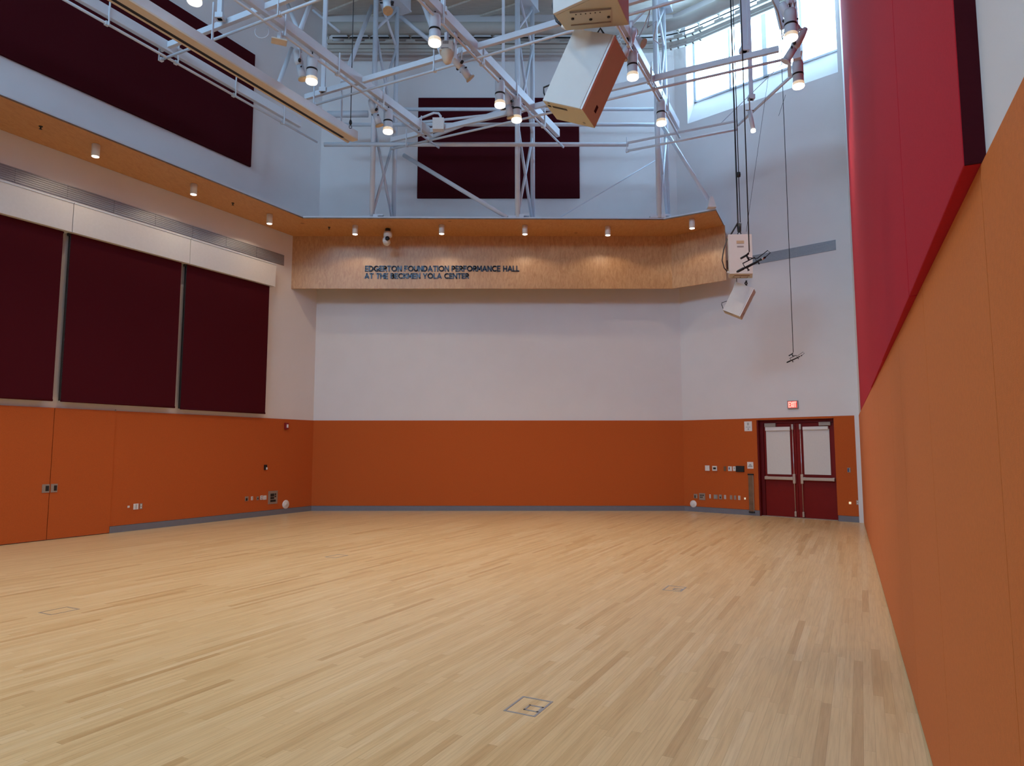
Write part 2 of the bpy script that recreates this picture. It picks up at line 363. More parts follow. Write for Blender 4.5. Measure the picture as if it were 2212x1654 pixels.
# ------------------------------------------------------------------ red double door
OR=-.16
def dp(x,y,o=OR): return FD.px(x,y,o)
d1=thing('door_1','dark red double door with white shades and push bars',None,FD.pt((DS0+DS1)/2,0,OR),0,kind='structure')
fs0=DS0+.005; fs1=DS1-.005
l0,_=dp(1652,1000); lm,_=dp(1722,1000); l1,_=dp(1807,1000); l1=min(l1,fs1-.04)
m=MB().wbox(FD,fs0,l0,0,DZ-.005,OR-.08,OR+.03).wbox(FD,l1,fs1,0,DZ-.005,OR-.08,OR+.03).wbox(FD,l0,l1,DZ-.09,DZ-.005,OR-.08,OR+.03)
m.wbox(FD,fs0,fs0+.03,0,DZ-.005,OR-.08,WB+.02).wbox(FD,fs1-.01,fs1,0,DZ-.005,OR-.08,WB+.02)
part('door_frame',m,M_frame,d1)
part('threshold',MB().wbox(FD,fs0,fs1,0,.012,OR-.05,OR+.09),M_plate,d1)
for k,(s0,s1,rod,sh,bar,cl,pin) in enumerate(((l0,lm,(1711.5,1717.5),((1657,1660,1708,1708.5),(930,1024),(1654.5,1707.5,922,930)),(1652,1713),(1653,1677,914,922),0),
                                 (lm,l1,(1728.5,1734),((1737,1740,1791.5,1794),(928,1025),(1735,1790,921,928)),(1733,1803),(1770,1795.5,911,919),1))):
    lf=part('door_leaf',MB().wbox(FD,s0+.004,s1-.004,.012,DZ-.092,OR-.05,OR),M_door,d1,bevel=.003)
    # shade
    sx0=dp(sh[0][0],980)[0]; sx1=dp(sh[0][3],980)[0]; z1=dp((sh[0][0]+sh[0][3])/2,sh[1][0])[1]; z0=dp((sh[0][0]+sh[0][3])/2,sh[1][1])[1]
    part('shade_cloth',MB().wbox(FD,sx0,sx1,z0,z1+.02,OR+.02,OR+.024),M_lsw,lf)
    c=sh[2]; part('shade_cassette',MB().wbox(FD,dp(c[0],926)[0],dp(c[1],926)[0],dp((c[0]+c[1])/2,c[3])[1],dp((c[0]+c[1])/2,c[2])[1],OR,OR+.06),M_wplast,lf,bevel=.006)
    z=.98
    b0,b1=dp(bar[0],1030,OR+.07)[0],dp(bar[1],1030,OR+.07)[0]
    mid=b1 if k==0 else b0
    part('push_bar',MB().wbox(FD,b0,b1,z-.04,z+.035,OR+.045,OR+.09).wbox(FD,b0,b0+.06,z-.045,z+.04,OR,OR+.05).wbox(FD,b1-.06,b1,z-.045,z+.04,OR,OR+.05),M_metal,lf,bevel=.006)
    r=(dp(rod[0],1000,OR+.05)[0]+dp(rod[1],1000,OR+.05)[0])/2
    part('vertical_rod',MB().tube([FD.pt(r,.06,OR+.05),FD.pt(r,DZ-.17,OR+.05)],.010,8),M_metal,lf)
    part('latch_case',MB().wbox(FD,r-.035,r+.035,z-.13,z+.11,OR,OR+.07),M_metal,lf,bevel=.012)
    part('rod_guide',MB().wbox(FD,r-.025,r+.025,.03,.16,OR,OR+.065).wbox(FD,r-.025,r+.025,DZ-.26,DZ-.12,OR,OR+.065),M_metal,lf,bevel=.008)
    part('door_closer',MB().wbox(FD,dp(cl[0],917)[0],dp(cl[1],917)[0],dp((cl[0]+cl[1])/2,cl[3])[1],dp((cl[0]+cl[1])/2,cl[2])[1],OR,OR+.07),M_plate,lf,bevel=.006)

# ------------------------------------------------------------------ right side acoustic panels
rb=[FR.px(x,y)[0] for x,y in ((2122,350),(1976,600),(1910,757),(1882,825))]
r_near=FR.px(2119,352)[0]
edges=[r_near,FR.px(1978,600)[0],FR.px(1911,757)[0],FR.px(1883,825)[0],2.0]
names=['nearest red felt acoustic panel over orange wall, its dark end showing','second red felt acoustic panel from the near end of the right wall','third red felt acoustic panel from the near end, narrow in view','farthest red felt acoustic panel, beside the door wall corner']
for k in range(4):
    s1,s0=edges[k]-(.0 if k==0 else .010),edges[k+1]+.010
    th=(.040,.034,.022,.004)[k]; th2=(.034,.026,.012,.0)[k]
    zt=12.6
    # thickness changes gently from the near to the far end
    q=[FR.pt(s0,0,th2),FR.pt(s1,0,th),FR.pt(s1,0,-.012),FR.pt(s0,0,-.012)]
    m=MB().hexa([p+Vector((0,0,2.523)) for p in q]+[p+Vector((0,0,zt)) for p in q])
    t=thing('acoustic_panel',names[k],'panel',FR.pt((s0+s1)/2,2.56,0),0,'red felt panels on the right wall')
    part('felt_face',m,M_red,t,bevel=.004)
    if k==0: part('end_cap',MB().wbox(FR,s1,s1+.006,2.523,zt,-.012,.038),M_maroon,t,label='dark maroon end')
# maroon wall panels
def wpanel(fr,x0,y0,x1,y1,label,s0=None):
    a,zb=fr.px(x0,y0,.0); b,zt=fr.px(x1,y1,.0)
    if s0 is not None: a=s0
    return solo('acoustic_panel',MB().wbox(fr,a,b,9.0,12.06,WB,.03),M_maroon,label,'panel',bevel=.008)
wpanel(FB,901,432,1250,213,'dark maroon felt panel on the far wall behind the lattice column')
wpanel(FL,0,115,550,122,'long dark maroon felt panel high on the left wall',s0=SL0-4)

# ------------------------------------------------------------------ gallery with plywood soffit and valance
ZS=7.60
go=[atz(0,208,ZS),atz(655,472,ZS),atz(1432,478,ZS),atz(1546,455,ZS),atz(1563,487,ZS)]
dl=(go[0]-go[1]).normalized(); off=(go[1]-LBc).dot(FL.n)
for p in go: p.z=0
ext=go[1]+dl*20
wl=ext-FL.n*(ext-FL.P).dot(FL.n)
def on(fr,p,o=WB): return p+fr.n*(o-(p-fr.P).dot(fr.n))
endw=go[4]+ (go[4]-go[3]).normalized()*1.15
endw=on(FD,endw)
c1=on(FB,BDc); c1=FB.pt(FB.len,0,WB)
pg=[ext,go[1],Vector((3.92,16.97,0)),go[3],go[4],endw,FB.pt(FB.len,0,WB),FB.pt(0,0,WB),on(FL,ext)]
g=thing('gallery','plywood lined gallery running round the left and far walls','gallery',(0,17,ZS),0)
part('soffit_board',MB().prism(pg,ZS,ZS+.03),M_plys,g)
part('floor_slab',MB().prism(pg,ZS+.03,ZS+.065),M_steel,g)
def offset_line(pts,r):
    m=MB()
    for a,b in zip(pts[:-1],pts[1:]): m.bar(a,b,.016,.028)
    return m
Z=Vector((0,0,ZS+.016))
part('edge_trim',offset_line([p+Z for p in pg[:6]],.02),M_brass,g)
vy=18.30
V0=Vector((-6.22,vy,0)); V1=Vector((4.42,vy,0)); V2=Vector((5.61,17.36,0))
def slabline(a,b,z0,z1,t=.04):
    d=(b-a).normalized(); n=Vector((d.y,-d.x,0)) # room side
    return MB().prism([a,b,b-n*t,a-n*t],z0,z1)
ZV=6.13
xs=[V0.x,V0.x+.98,-2.5,.06,2.5,V1.x]
for a,b in zip(xs[:-1],xs[1:]):
    part('valance_board',slabline(Vector((a,vy,0)),Vector((b,vy,0)),ZV,ZS),M_ply,g)
part('valance_board',slabline(V1,V2,ZV,ZS),M_ply,g,label='angled end board')
part('valance_edge',MB().prism([V0,V1,V2,V2+Vector((.03,.03,0)),V1+Vector((.02,.05,0)),V0+Vector((0,.05,0))],ZV-.012,ZV),M_ply,g)
# lettering: geometric capitals drawn with thick strokes
def arc(cx,cy,rx,ry,a0,a1,n=14): return [(cx+rx*math.cos(math.radians(a0+(a1-a0)*k/n)),cy+ry*math.sin(math.radians(a0+(a1-a0)*k/n))) for k in range(n+1)]
GL={'A':(.80,[[(0,0),(.40,1),(.80,0)],[(.14,.27),(.66,.27)]]),'B':(.58,[[(0,0),(0,1),(.3,1)]+arc(.30,.76,.24,.24,90,-90)+[(0,.52)],[(.3,.52)]+arc(.32,.26,.26,.26,90,-90)+[(0,0)]]),
 'C':(.80,[arc(.5,.5,.5,.5,48,312,20)]),'D':(.74,[[(0,0),(0,1),(.26,1)]+arc(.26,.5,.48,.5,90,-90)+[(0,0)]]),'E':(.50,[[(.5,1),(0,1),(0,0),(.5,0)],[(0,.5),(.45,.5)]]),
 'F':(.48,[[(.48,1),(0,1),(0,0)],[(0,.5),(.43,.5)]]),'G':(.92,[arc(.5,.5,.5,.5,48,350,22),[(1.0,.44),(.56,.44)]]),'H':(.66,[[(0,0),(0,1)],[(.66,0),(.66,1)],[(0,.5),(.66,.5)]]),
 'I':(.0,[[(0,0),(0,1)]]),'K':(.60,[[(0,0),(0,1)],[(.58,1),(.04,.46)],[(.20,.60),(.62,0)]]),'L':(.45,[[(0,1),(0,0),(.45,0)]]),'M':(.84,[[(0,0),(.04,1),(.42,.30),(.80,1),(.84,0)]]),
 'N':(.68,[[(0,0),(0,1),(.68,0),(.68,1)]]),'O':(1.0,[arc(.5,.5,.5,.5,0,360,26)]),'P':(.54,[[(0,0),(0,1),(.26,1)]+arc(.26,.72,.28,.28,90,-90)+[(0,.44)]]),
 'R':(.56,[[(0,0),(0,1),(.26,1)]+arc(.26,.72,.28,.28,90,-90)+[(0,.44)],[(.24,.44),(.56,0)]]),'T':(.62,[[(0,1),(.62,1)],[(.31,1),(.31,0)]]),'U':(.64,[[(0,1),(0,.32)]+arc(.32,.32,.32,.32,180,360)+[(.64,1)]]),
 'X':(.66,[[(0,0),(.66,1)],[(.66,0),(0,1)]]),'Y':(.70,[[(0,1),(.35,.45),(.70,1)],[(.35,.48),(.35,0)]])}
def text_on(s,x0,x1,y0,y1,fr_org,xd,nrm,name,mt,parent,ext_=.012,th=.19,gap=.30):
    """x0..x1 metres along xd from fr_org, y0..y1 heights"""
    W_=0; pos=[]
    for ch in s:
        if ch==' ': W_+=.48; continue
        pos.append((ch,W_)); W_+=GL[ch][0]+gap
    W_-=gap; H_=y1-y0; t=th*H_/2; kx=(x1-x0-2*t)/W_; ky=H_-2*t
    for ch,px_ in pos:
        m=MB()
        for st in GL[ch][1]:
            pts=[(x0+t+(px_+a)*kx,y0+t+b*ky) for a,b in st]
            for (ax,ay),(bx,by) in zip(pts[:-1],pts[1:]):
                dx,dy=bx-ax,by-ay; L_=math.hypot(dx,dy) or 1e-6; dx/=L_;dy/=L_; e=t*.85 if len(st)<6 else t*.35
                q=[(ax-dx*e-dy*t,ay-dy*e+dx*t),(bx+dx*e-dy*t,by+dy*e+dx*t),(bx+dx*e+dy*t,by+dy*e-dx*t),(ax-dx*e+dy*t,ay-dy*e-dx*t)]
                P_=[fr_org+xd*a+Vector((0,0,b)) for a,b in q]
                m.hexa(P_+[p+nrm*ext_*2 for p in P_])
        part(name,m,mt,parent)
sg=thing('wall_lettering','dark metal letters naming the performance hall on the plywood valance','sign',aty(955,590,vy),0)
for s,x0,x1,y0,y1 in (('EDGERTON FOUNDATION PERFORMANCE HALL',788.5,1122,574,586.5),('AT THE BECKMEN YOLA CENTER',787.5,1013,590,602)):
    a=aty(x0,y1,vy); b=aty(x1,y0,vy)
    text_on(s,a.x,b.x,a.z,b.z,Vector((0,vy,0)),Vector((1,0,0)),Vector((0,-1,0)),'letter',M_grey_ink,sg)

# downlights under the soffit
def downlight(x,y,label):
    z=ZS-.24; p=atz(x,y,z)
    t=thing('downlight',label,'light',p,0,'cylinder downlights under the gallery')
    part('housing',MB().lathe([(.0,.24),(.065,.24),(.072,.235),(.072,.002),(.060,.0)]),M_wplast,t,local=True)
    part('diffuser',MB().lathe([(.064,.004),(.062,-.006),(.04,-.012),(.0,-.014)]),M_lamp,t,local=True)
    l=bpy.data.lights.new('downlight_beam','SPOT'); l.energy=DOWN_W; l.color=(1,.80,.56); l.spot_size=math.radians(150); l.spot_blend=.3; l.shadow_soft_size=.05
    o=bpy.data.objects.new('downlight_beam',l); COL.objects.link(o); o.location=(0,0,-.03); o.parent=t
for x,y,lb in ((206,338,'nearest white cylinder downlight under the left gallery soffit'),(418,420,'middle white cylinder downlight under the left gallery soffit'),(582,483,'white cylinder downlight under left soffit, closest to the corner'),
    (767,506,'white cylinder downlight left of the round camera under the far soffit'),(954,505,'white cylinder downlight above the word FOUNDATION'),(1134,506,'white cylinder downlight right above the end of the lettering'),
    (1313,508,'white cylinder downlight under far soffit between lettering and angled end'),(1495,493,'white cylinder downlight under the angled end of the soffit')):
    downlight(x,y,lb)
# pan tilt camera under the soffit
p=atz(838,494,ZS)
t=thing('dome_camera','white pan tilt camera hanging under the plywood soffit','camera',(p.x,p.y,ZS-.42),0)
part('mount',MB().lathe([(0,.42),(.07,.42),(.07,.36),(.035,.35),(.035,.33),(0,.33)]),M_black,t,local=True)
part('housing',MB().lathe([(0,.33),(.10,.33),(.115,.28),(.115,.20),(.06,.17),(0,.17)]),M_wplast,t,local=True)
Mx=Matrix.Translation((-.03,-.02,.07))@Matrix.Rotation(math.radians(70),4,'X')
part('camera_head',MB().lathe([(0,-.12),(.07,-.11),(.1,-.06),(.1,.03),(.085,.09),(0,.09)],Mx),M_wplast,t,local=True)
part('lens',MB().lathe([(0,.135),(.052,.135),(.06,.09),(.0,.09)],Matrix.Translation((.05,-.04,.0))@Mx),M_black,t,local=True)
# small dark sprinkler heads in the soffit
for x,y,lb in ((88,275,'small dark sprinkler in the left soffit, nearest the frame edge'),(503,440,'small dark sprinkler in the left soffit near the last downlight'),(711,492,'small dark sprinkler in the soffit left of the camera')):
    p=atz(x,y,ZS-.02); solo('sprinkler',MB().lathe([(0,.02),(.035,.02),(.03,.008),(.012,.0),(.012,-.03),(.03,-.034),(0,-.04)],Matrix.Translation(p),12),M_black,lb,'sprinkler','soffit sprinklers')

# ------------------------------------------------------------------ shades and their pelmet on the left wall
PO=.20
pel=[(FL.px(0,1000)[0]-2.4,FL.px(158,470,PO)[0]),(FL.px(158,470,PO)[0],FL.px(411,545,PO)[0]),(FL.px(411,545,PO)[0],FL.px(596,600,PO)[0])]
PZ1=(FL.px(597,578,PO)[1]+FL.px(0,384,PO)[1])/2; PZ0=(FL.px(594,620,PO)[1]+FL.px(0,458,PO)[1])/2
for k,(s0,s1) in enumerate(pel):
    m=MB().wbox(FL,s0+.006,s1-.006,PZ0,PZ1,WB,PO)
    t=thing('pelmet_box',('white pelmet box over the leftmost dark shade','white pelmet box over the middle dark shade','white pelmet box over the right dark shade')[k],'pelmet',FL.pt((s0+s1)/2,6.04,.1),0,'pelmets over the shades')
    part('front_cover',m,M_wplast,t,bevel=.004)
    part('top_lip',MB().wbox(FL,s0+.01,s1-.01,PZ1,PZ1+.022,WB,PO+.012),M_steel,t)
shd=[(pel[0][0]+.1,FL.px(137,500,.08)[0]-.0),(FL.px(150,503,.1)[0],FL.px(391,572,.1)[0]),(FL.px(404,575,.1)[0],FL.px(581,622,.1)[0])]
for k,(s0,s1) in enumerate(shd):
    if k==0: s1=(FL.px(137,500,.1)[0]+FL.px(113,866,.1)[0])/2
    if k==1: s0=(FL.px(152,503,.1)[0]+FL.px(133,868,.1)[0])/2; s1=(FL.px(391,572,.1)[0]+FL.px(378,883,.1)[0])/2
    if k==2: s0=(FL.px(404,575,.1)[0]+FL.px(389,885,.1)[0])/2; s1=(FL.px(581,622,.1)[0]+FL.px(573,896,.1)[0])/2
    zb=(2.66,2.66,2.64)[k]
    t=thing('roller_shade',('dark maroon roller shade lowered at the left edge','dark maroon roller shade lowered in the middle','dark maroon roller shade lowered nearest the far corner')[k],'shade',FL.pt((s0+s1)/2,zb,.1),0,'maroon roller shades')
    part('cloth',MB().wbox(FL,s0,s1,zb,6.02,.095,.105),M_shade,t)
    part('hem_bar',MB().tube([FL.pt(s0,zb,.1),FL.pt(s1,zb,.1)],.022,8),M_shade,t)
    part('side_channel',MB().wbox(FL,s0-.018,s0-.003,zb,6.0,.05,.10),M_black,t) if k>0 else None
    part('end_bracket',MB().wbox(FL,s0-.05,s0+.01,5.93,6.03,.04,.09) if k else MB().wbox(FL,s1-.01,s1+.02,5.95,6.03,.04,.09),M_black,t)
# duct grilles
def grille(fr,s0,s1,z0,z1,label):
    t=thing('duct_grille',label,'grille',fr.pt((s0+s1)/2,z0,0),0,'long wall grilles')
    m=MB()
    n=int((s1-s0)/1.0)+1
    for k in range(n):
        a=s0+(s1-s0)*k/n; b=s0+(s1-s0)*(k+1)/n; m.wbox(fr,a+.004,b-.004,z0,z1,WB,WB+.012)
    part('frame',m,M_grille,t)
    m=MB(); h=z1-z0; nn=7
    for k in range(nn): z=z0+h*(k+.5)/nn; m.wbox(fr,s0+.01,s1-.01,z-.008,z+.008,WB+.012,WB+.024)
    part('louvres',m,M_grille,t)
grille(FL,SL0-3,FL.px(615,560)[0],6.69,6.98,'long grey grille above the pelmets on the left wall')
grille(FD,FD.px(1566,580,WB)[0],FD.px(1806,530,WB)[0],6.62,6.88,'grey grille on the white wall right of the hanging loudspeakers')

# ------------------------------------------------------------------ small fixtures on walls
def plate(fr,x0,y0,x1,y1,mt,name,label,cat,group=None,th=.012,marks=(),mm=None,base=0.0):
    cx,cy=(x0+x1)/2,(y0+y1)/2
    a=fr.px(x0,cy,base)[0]; b=fr.px(x1,cy,base)[0]; z1=fr.px(cx,y0,base)[1]; z0=fr.px(cx,y1,base)[1]
    t=thing(name,label,cat,fr.pt((a+b)/2,z0,base),0,group)
    part('plate',MB().wbox(fr,a,b,z0,z1,base,base+th),mt,t,bevel=.002)
    for (u0,v0,u1,v1,pn) in marks:
        part(pn,MB().wbox(fr,a+(b-a)*u0,a+(b-a)*u1,z1-(z1-z0)*v1,z1-(z1-z0)*v0,base+th,base+th+.004),mm or M_black,t)
    return t
GO='small wall plates low on the orange wall'
S1=[(.3,.15,.7,.42,'socket'),(.3,.58,.7,.85,'socket')]
grid=[(.18+.24*i,.2+.3*j,.32+.24*i,.4+.3*j,'connector') for i in range(3) for j in range(2)]
P=plate
P(FL,275,1092,279.5,1096.5,M_wplast,'wall_button','tiny white square button beside double outlet on left wall','button',GO)
P(FL,288,1087.5,298.5,1100,M_wplast,'outlet','white double outlet low on the left wall, nearer pair','outlet',GO,marks=[(.45,.1,.55,.9,'divider')],mm=M_ink)
P(FL,301,1087,307,1099,M_plate,'outlet','narrow brownish outlet right of the white double outlet','outlet',GO,marks=S1,mm=M_wplast)
P(FL,529,1072,536,1082,M_plate,'jack_plate','steel jack plate leftmost in the row beside the big connector panel','plate',GO,marks=[(.2,.35,.7,.9,'jack')])
P(FL,542,1072,546,1080,M_wplast,'outlet','slim white outlet second in the left row','outlet',GO,marks=S1,mm=M_ink)
P(FL,554,1072,558.5,1080,M_plate,'jack_plate','small steel plate with black round jack, middle of left row','plate',GO,marks=[(.3,.35,.75,.75,'jack')])
P(FL,562,1070,567,1079,M_wplast,'outlet','slim white outlet right of the steel plate with black jack','outlet',GO,marks=S1,mm=M_plate)
P(FL,568.5,1070,575,1079,M_wplast,'switch','white double switch touching the row end by the connector panel','switch',GO,marks=[(.45,.3,.55,.9,'divider')],mm=M_ink)
P(FL,579,1060,599,1088,M_plate,'connector_panel','large steel connector panel on the left wall with black sockets','panel',marks=[(.22,.2,.62,.42,'connector'),(.22,.46,.62,.62,'connector'),(.22,.68,.8,.84,'connector'),(.68,.2,.82,.34,'connector'),(.68,.38,.82,.5,'connector')])
P(FL,570,1003.5,575.5,1014.5,M_black,'thermostat','small black thermostat on the left orange wall','thermostat',th=.03,marks=[(.55,.5,1.1,.95,'knob')],mm=M_wplast)
P(FL,614,913,621,927,M_strobe,'fire_alarm','red fire alarm strobe at top of the orange wall','alarm',th=.05,marks=[(.35,.25,.85,.75,'strobe_lens')],mm=M_lens)
P(FL,248,884,250.5,888,M_plate,'door_stop','tiny metal stop at the top of the sliding door','stop',base=.012)
def disk(fr,x,y,r,label):
    s,z=fr.px(x,y); t=thing('wall_disk',label,'disk',fr.pt(s,z,0),0,'round white wall covers')
    q=Matrix((fr.d,Vector((0,0,1)),fr.n)).transposed().to_4x4(); q.translation=fr.pt(s,z,0)
    part('cover',MB().lathe([(0,.02),(r*.9,.02),(r,.012),(r,0)],q,28),M_wplast,t)
    part('centre_cap',MB().lathe([(0,.026),(r*.3,.026),(r*.34,.02)],q,20),M_wplast,t)
disk(FL,617,1089,.115,'round white cover low on the left wall by the far corner')
disk(FD,1498,1088,.098,'round white cover low on the right part of the far wall')
P(FD,1524,1005,1533.5,1016.5,M_wplast,'thermostat','plain white square thermostat leftmost in the upper row','thermostat',th=.03)
P(FD,1539.5,1006,1549.5,1016.5,M_wplast,'thermostat','white thermostat with a dark screen, second in the upper row','thermostat',th=.03,marks=[(.2,.3,.8,.7,'screen')])
P(FD,1563.5,1007,1568.5,1017,M_brass,'blank_plate','brown blank plate in upper row before white switches','plate')
P(FD,1573,1007,1581.5,1017,M_wplast,'switch','white double switch left of the black wall screen','switch',marks=[(.2,.2,.45,.7,'toggle')],mm=M_blue)
P(FD,1583.5,1007,1589.5,1017,M_wplast,'switch','white single switch touching the black wall screen','switch',marks=[(.35,.2,.65,.6,'toggle')],mm=M_ink)
P(FD,1590.2,1006,1608,1019,M_black,'touch_screen','black wall touch screen left of the red doors','screen',th=.03,marks=[(.06,.08,.94,.92,'glass')],mm=M_black)
P(FD,1608,910,1624.5,931,M_paper,'notice','white printed notice high beside the red door','sign',th=.006,marks=[(.38,.12,.6,.4,'print'),(.2,.55,.8,.62,'print'),(.42,.7,.6,.88,'print')],mm=mat('pale_grey_print',(.45,.43,.42),.8,noise=.2,nscale=60))
P(FD,1614.3,997.5,1627.5,1012,M_paper,'notice','small white notice above the bronze channel','sign',th=.006,marks=[(.35,.3,.65,.42,'print'),(.25,.48,.75,.58,'print'),(.15,.62,.85,.74,'print')],mm=M_ink)
GD2='small plates in the row left of the doors'
P(FD,1499,1066.5,1507,1076,M_plate,'jack_plate','steel jack plate leftmost in the lower row above round cover','plate',GD2,marks=[(.2,.3,.5,.9,'jack')])
P(FD,1510.5,1065,1523.5,1079.5,M_plate,'connector_panel','steel connector panel with six black sockets in lower row','panel',GD2,marks=grid[:5])
P(FD,1532.5,1067.5,1535.5,1076,M_wplast,'outlet','slim white outlet right of the six socket panel','outlet',GD2,marks=S1,mm=M_ink)
P(FD,1542,1068,1550.5,1077.5,M_plate,'jack_plate','wide plain steel plate in the middle of the lower row','plate',GD2,marks=[(.25,.2,.75,.8,'jack')],mm=M_fb)
P(FD,1553.5,1068,1559.5,1078,M_plate,'jack_plate','steel plate with one black round jack in lower row','plate',GD2,marks=[(.3,.4,.7,.8,'jack')])
P(FD,1564.5,1069,1568.5,1077.5,M_wplast,'outlet','slim white outlet right of the one jack plate','outlet',GD2,marks=S1,mm=M_ink)
P(FD,1577,1069.5,1582,1078.5,M_plate,'blank_plate','first brown blank plate of two in the lower row','plate',GD2)
P(FD,1586,1070,1590.5,1079,M_plate,'blank_plate','second brown blank plate of two in the lower row','plate',GD2)
P(FD,1595,1070.5,1599.5,1079.5,M_wplast,'outlet','slim white outlet after the two brown blank plates','outlet',GD2,marks=S1,mm=M_ink)
P(FD,1607.5,1074,1611.5,1079,M_wplast,'wall_button','tiny white button at the row end by bronze channel','button',GD2,marks=[(.3,.2,1,.8,'lamp')],mm=M_glow)
P(FD,1830.5,1010,1837.5,1020,M_plate,'card_reader','small grey card reader with blue face right of the doors','reader',marks=[(.1,.1,.55,.9,'face')],mm=M_blue)
P(FD,1834,1083.5,1839,1088.5,M_glow,'wall_button','small glowing button low right of the doors','button')
P(FD,1850,1080,1855,1090,M_plate,'outlet','small outlet low beside the white corner trim','outlet',marks=S1,mm=M_wplast)
# bronze channel beside the door
a=FD.px(1618,1060)[0]; b=FD.px(1629,1060)[0]; z1=FD.px(1623,1023)[1]; z0=FD.px(1625,1107)[1]
t=thing('cable_channel','tall bronze wall channel with black end caps left of the doors','channel',FD.pt((a+b)/2,z0,0),0)
part('cover',MB().wbox(FD,a,b-.012,z0+.03,z1-.03,0,.03),M_brass,t,bevel=.003)
part('side_rail',MB().wbox(FD,b-.012,b,z0+.03,z1-.03,0,.034),M_plate,t)
for zz in (z0,z1-.035): part('end_cap',MB().wbox(FD,a-.01,b+.008,zz,zz+.035,0,.045),M_black,t,bevel=.003)
# exit sign
a,zt=FD.px(1700.5,865.5,WB+.04); b,zb=FD.px(1724,882,WB+.04); s0,s1=a,b
t=thing('exit_sign','lit red EXIT sign on the white wall above the doors','sign',FD.pt((s0+s1)/2,zb,WB),0)
part('housing',MB().wbox(FD,s0,s1,zb,zt,WB,WB+.05),M_fb,t,bevel=.006)
part('face',MB().wbox(FD,s0+.018,s1-.018,zb+.02,zt-.015,WB+.05,WB+.054),M_exit_r,t)
text_on('EXIT',s0+.03,s1-.03,zb+.032,zt-.027,FD.pt(0,0,WB+.054),FD.d,FD.n,'letter',M_exit_l,t,ext_=.002,th=.17)

# ------------------------------------------------------------------ floor boxes
def floor_box(cx,cy,L_,Wd,label,inner=True,mt=M_fb):
    p=atz(cx,cy,0); t=thing('floor_box',label,'floor box',(p.x,p.y,0),math.atan2(GD.y,GD.x),'metal rimmed floor boxes')
    r=.016; m=MB(); a,b=L_/2,Wd/2
    m.box(-a,a,-b,-b+r,.0,.002).box(-a,a,b-r,b,.0,.002).box(-a,-a+r,-b+r,b-r,.0,.002).box(a-r,a,-b+r,b-r,0,.002)
    part('rim',m,mt,t,local=True)
    if inner:
        c,d=-a*.15,-b; m=MB(); e=.1; r=.014
        m.box(c-e/2,c+e/2,-b+r,-b+r+.014,0,.0024).box(c-e/2,c+e/2,-b+.11,-b+.124,0,.0024).box(c-e/2,c-e/2+.014,-b+.0,-b+.124,0,.0024).box(c+e/2-.014,c+e/2,-b,-b+.124,0,.0024)
        part('cable_door',m,mt,t,local=True)
floor_box(1142,1525,.30,.235,'square metal rimmed floor box nearest the viewer')
floor_box(128,1319,.30,.235,'small dark rimmed floor box near the left edge',False,M_plate)
floor_box(727,1201,.30,.235,'faint floor box far off in the left middle of the floor',False)
floor_box(1457,1271,.30,.235,'bright rimmed floor box in the right middle of the floor')

# ================================================================== overhead: ceiling steel, duct, track
DIRB=Vector((1,0,0))
for k,(x,y,lb) in enumerate(((605,45,'white ceiling girder at the far left, above the round duct'),(877,45,'white ceiling girder end seen above the left lattice column'),(1152,60,'broad white ceiling girder above the middle lattice column'),(1440,60,'white ceiling girder above the right lattice column'))):
    e=aty(x,y,18.1); e.z=14.0
    s=e-GD*21
    m=MB()
    n=GP*.17
    def slab(z0,z1,w):
        q=GP*w; m.hexa([s-q+Vector((0,0,z0-s.z)),s+q+Vector((0,0,z0-s.z)),e+q+Vector((0,0,z0-e.z)),e-q+Vector((0,0,z0-e.z)),s-q+Vector((0,0,z1-s.z)),s+q+Vector((0,0,z1-s.z)),e+q+Vector((0,0,z1-e.z)),e-q+Vector((0,0,z1-e.z))])
    slab(14.0,14.04,.19); slab(14.04,14.62,.16); slab(14.62,ZC,.19)
    solo('ceiling_girder',m,M_steel,lb,'girder','ceiling girders')
# deck ribs across
m=MB()
for k in range(26):
    c=Vector((2.2,17.6,0))-GD*(k*.75); m.bar(c-GP*11+Vector((0,0,ZC-.03)),c+GP*16+Vector((0,0,ZC-.03)),.12,.06)
struct('trim_10',m,M_deck,'parallel ribs of the ceiling deck')
# round duct and track around the far walls
def path(o,z,s_start,s_end,rad=.9,n=8):
    a=FB.pt(s_start,z,o); 
    # corner of offset lines
    P0=FB.pt(0,z,o); Q0=FD.pt(0,z,o); d0=FB.d; d1=FD.d
    den=d0.x*(-d1.y)+d1.x*d0.y; t=((Q0.x-P0.x)*(-d1.y)+d1.x*(Q0.y-P0.y))/den; C=P0+d0*t
    out=[a]; A=C-d0*rad; B=C+d1*rad
    for k in range(n+1):
        u=k/n; out.append(A*(1-u)**2+C*2*u*(1-u)+B*u*u)
    out.append(FD.pt(s_end,z,o)); return out
yd=18.55
zd=aty(1000,60,18.4).z; 
duct=thing('ventilation_duct','round grey duct following the far walls under the ceiling','duct',(0,18.4,zd),0)
part('duct_pipe',MB().tube(path(.70,zd,.25,FD.len-.3),.17,14),M_duct,duct)
zr=aty(1000,101,18.65).z
tr=thing('curtain_track','grey curtain track curving round the far corner below the duct','track',(0,18.6,zr),0)
pth=path(.45,zr,.25,FD.len-.25)
m=MB()
for dz,w,hh in ((.13,.10,.05),(0,.06,.12),(-.12,.09,.07)):
    for a,b in zip(pth[:-1],pth[1:]):
        d=(b-a).normalized()*.02; m.bar(a-d+Vector((0,0,dz)),b+d+Vector((0,0,dz)),w,hh)
part('rail',m,M_duct,tr)
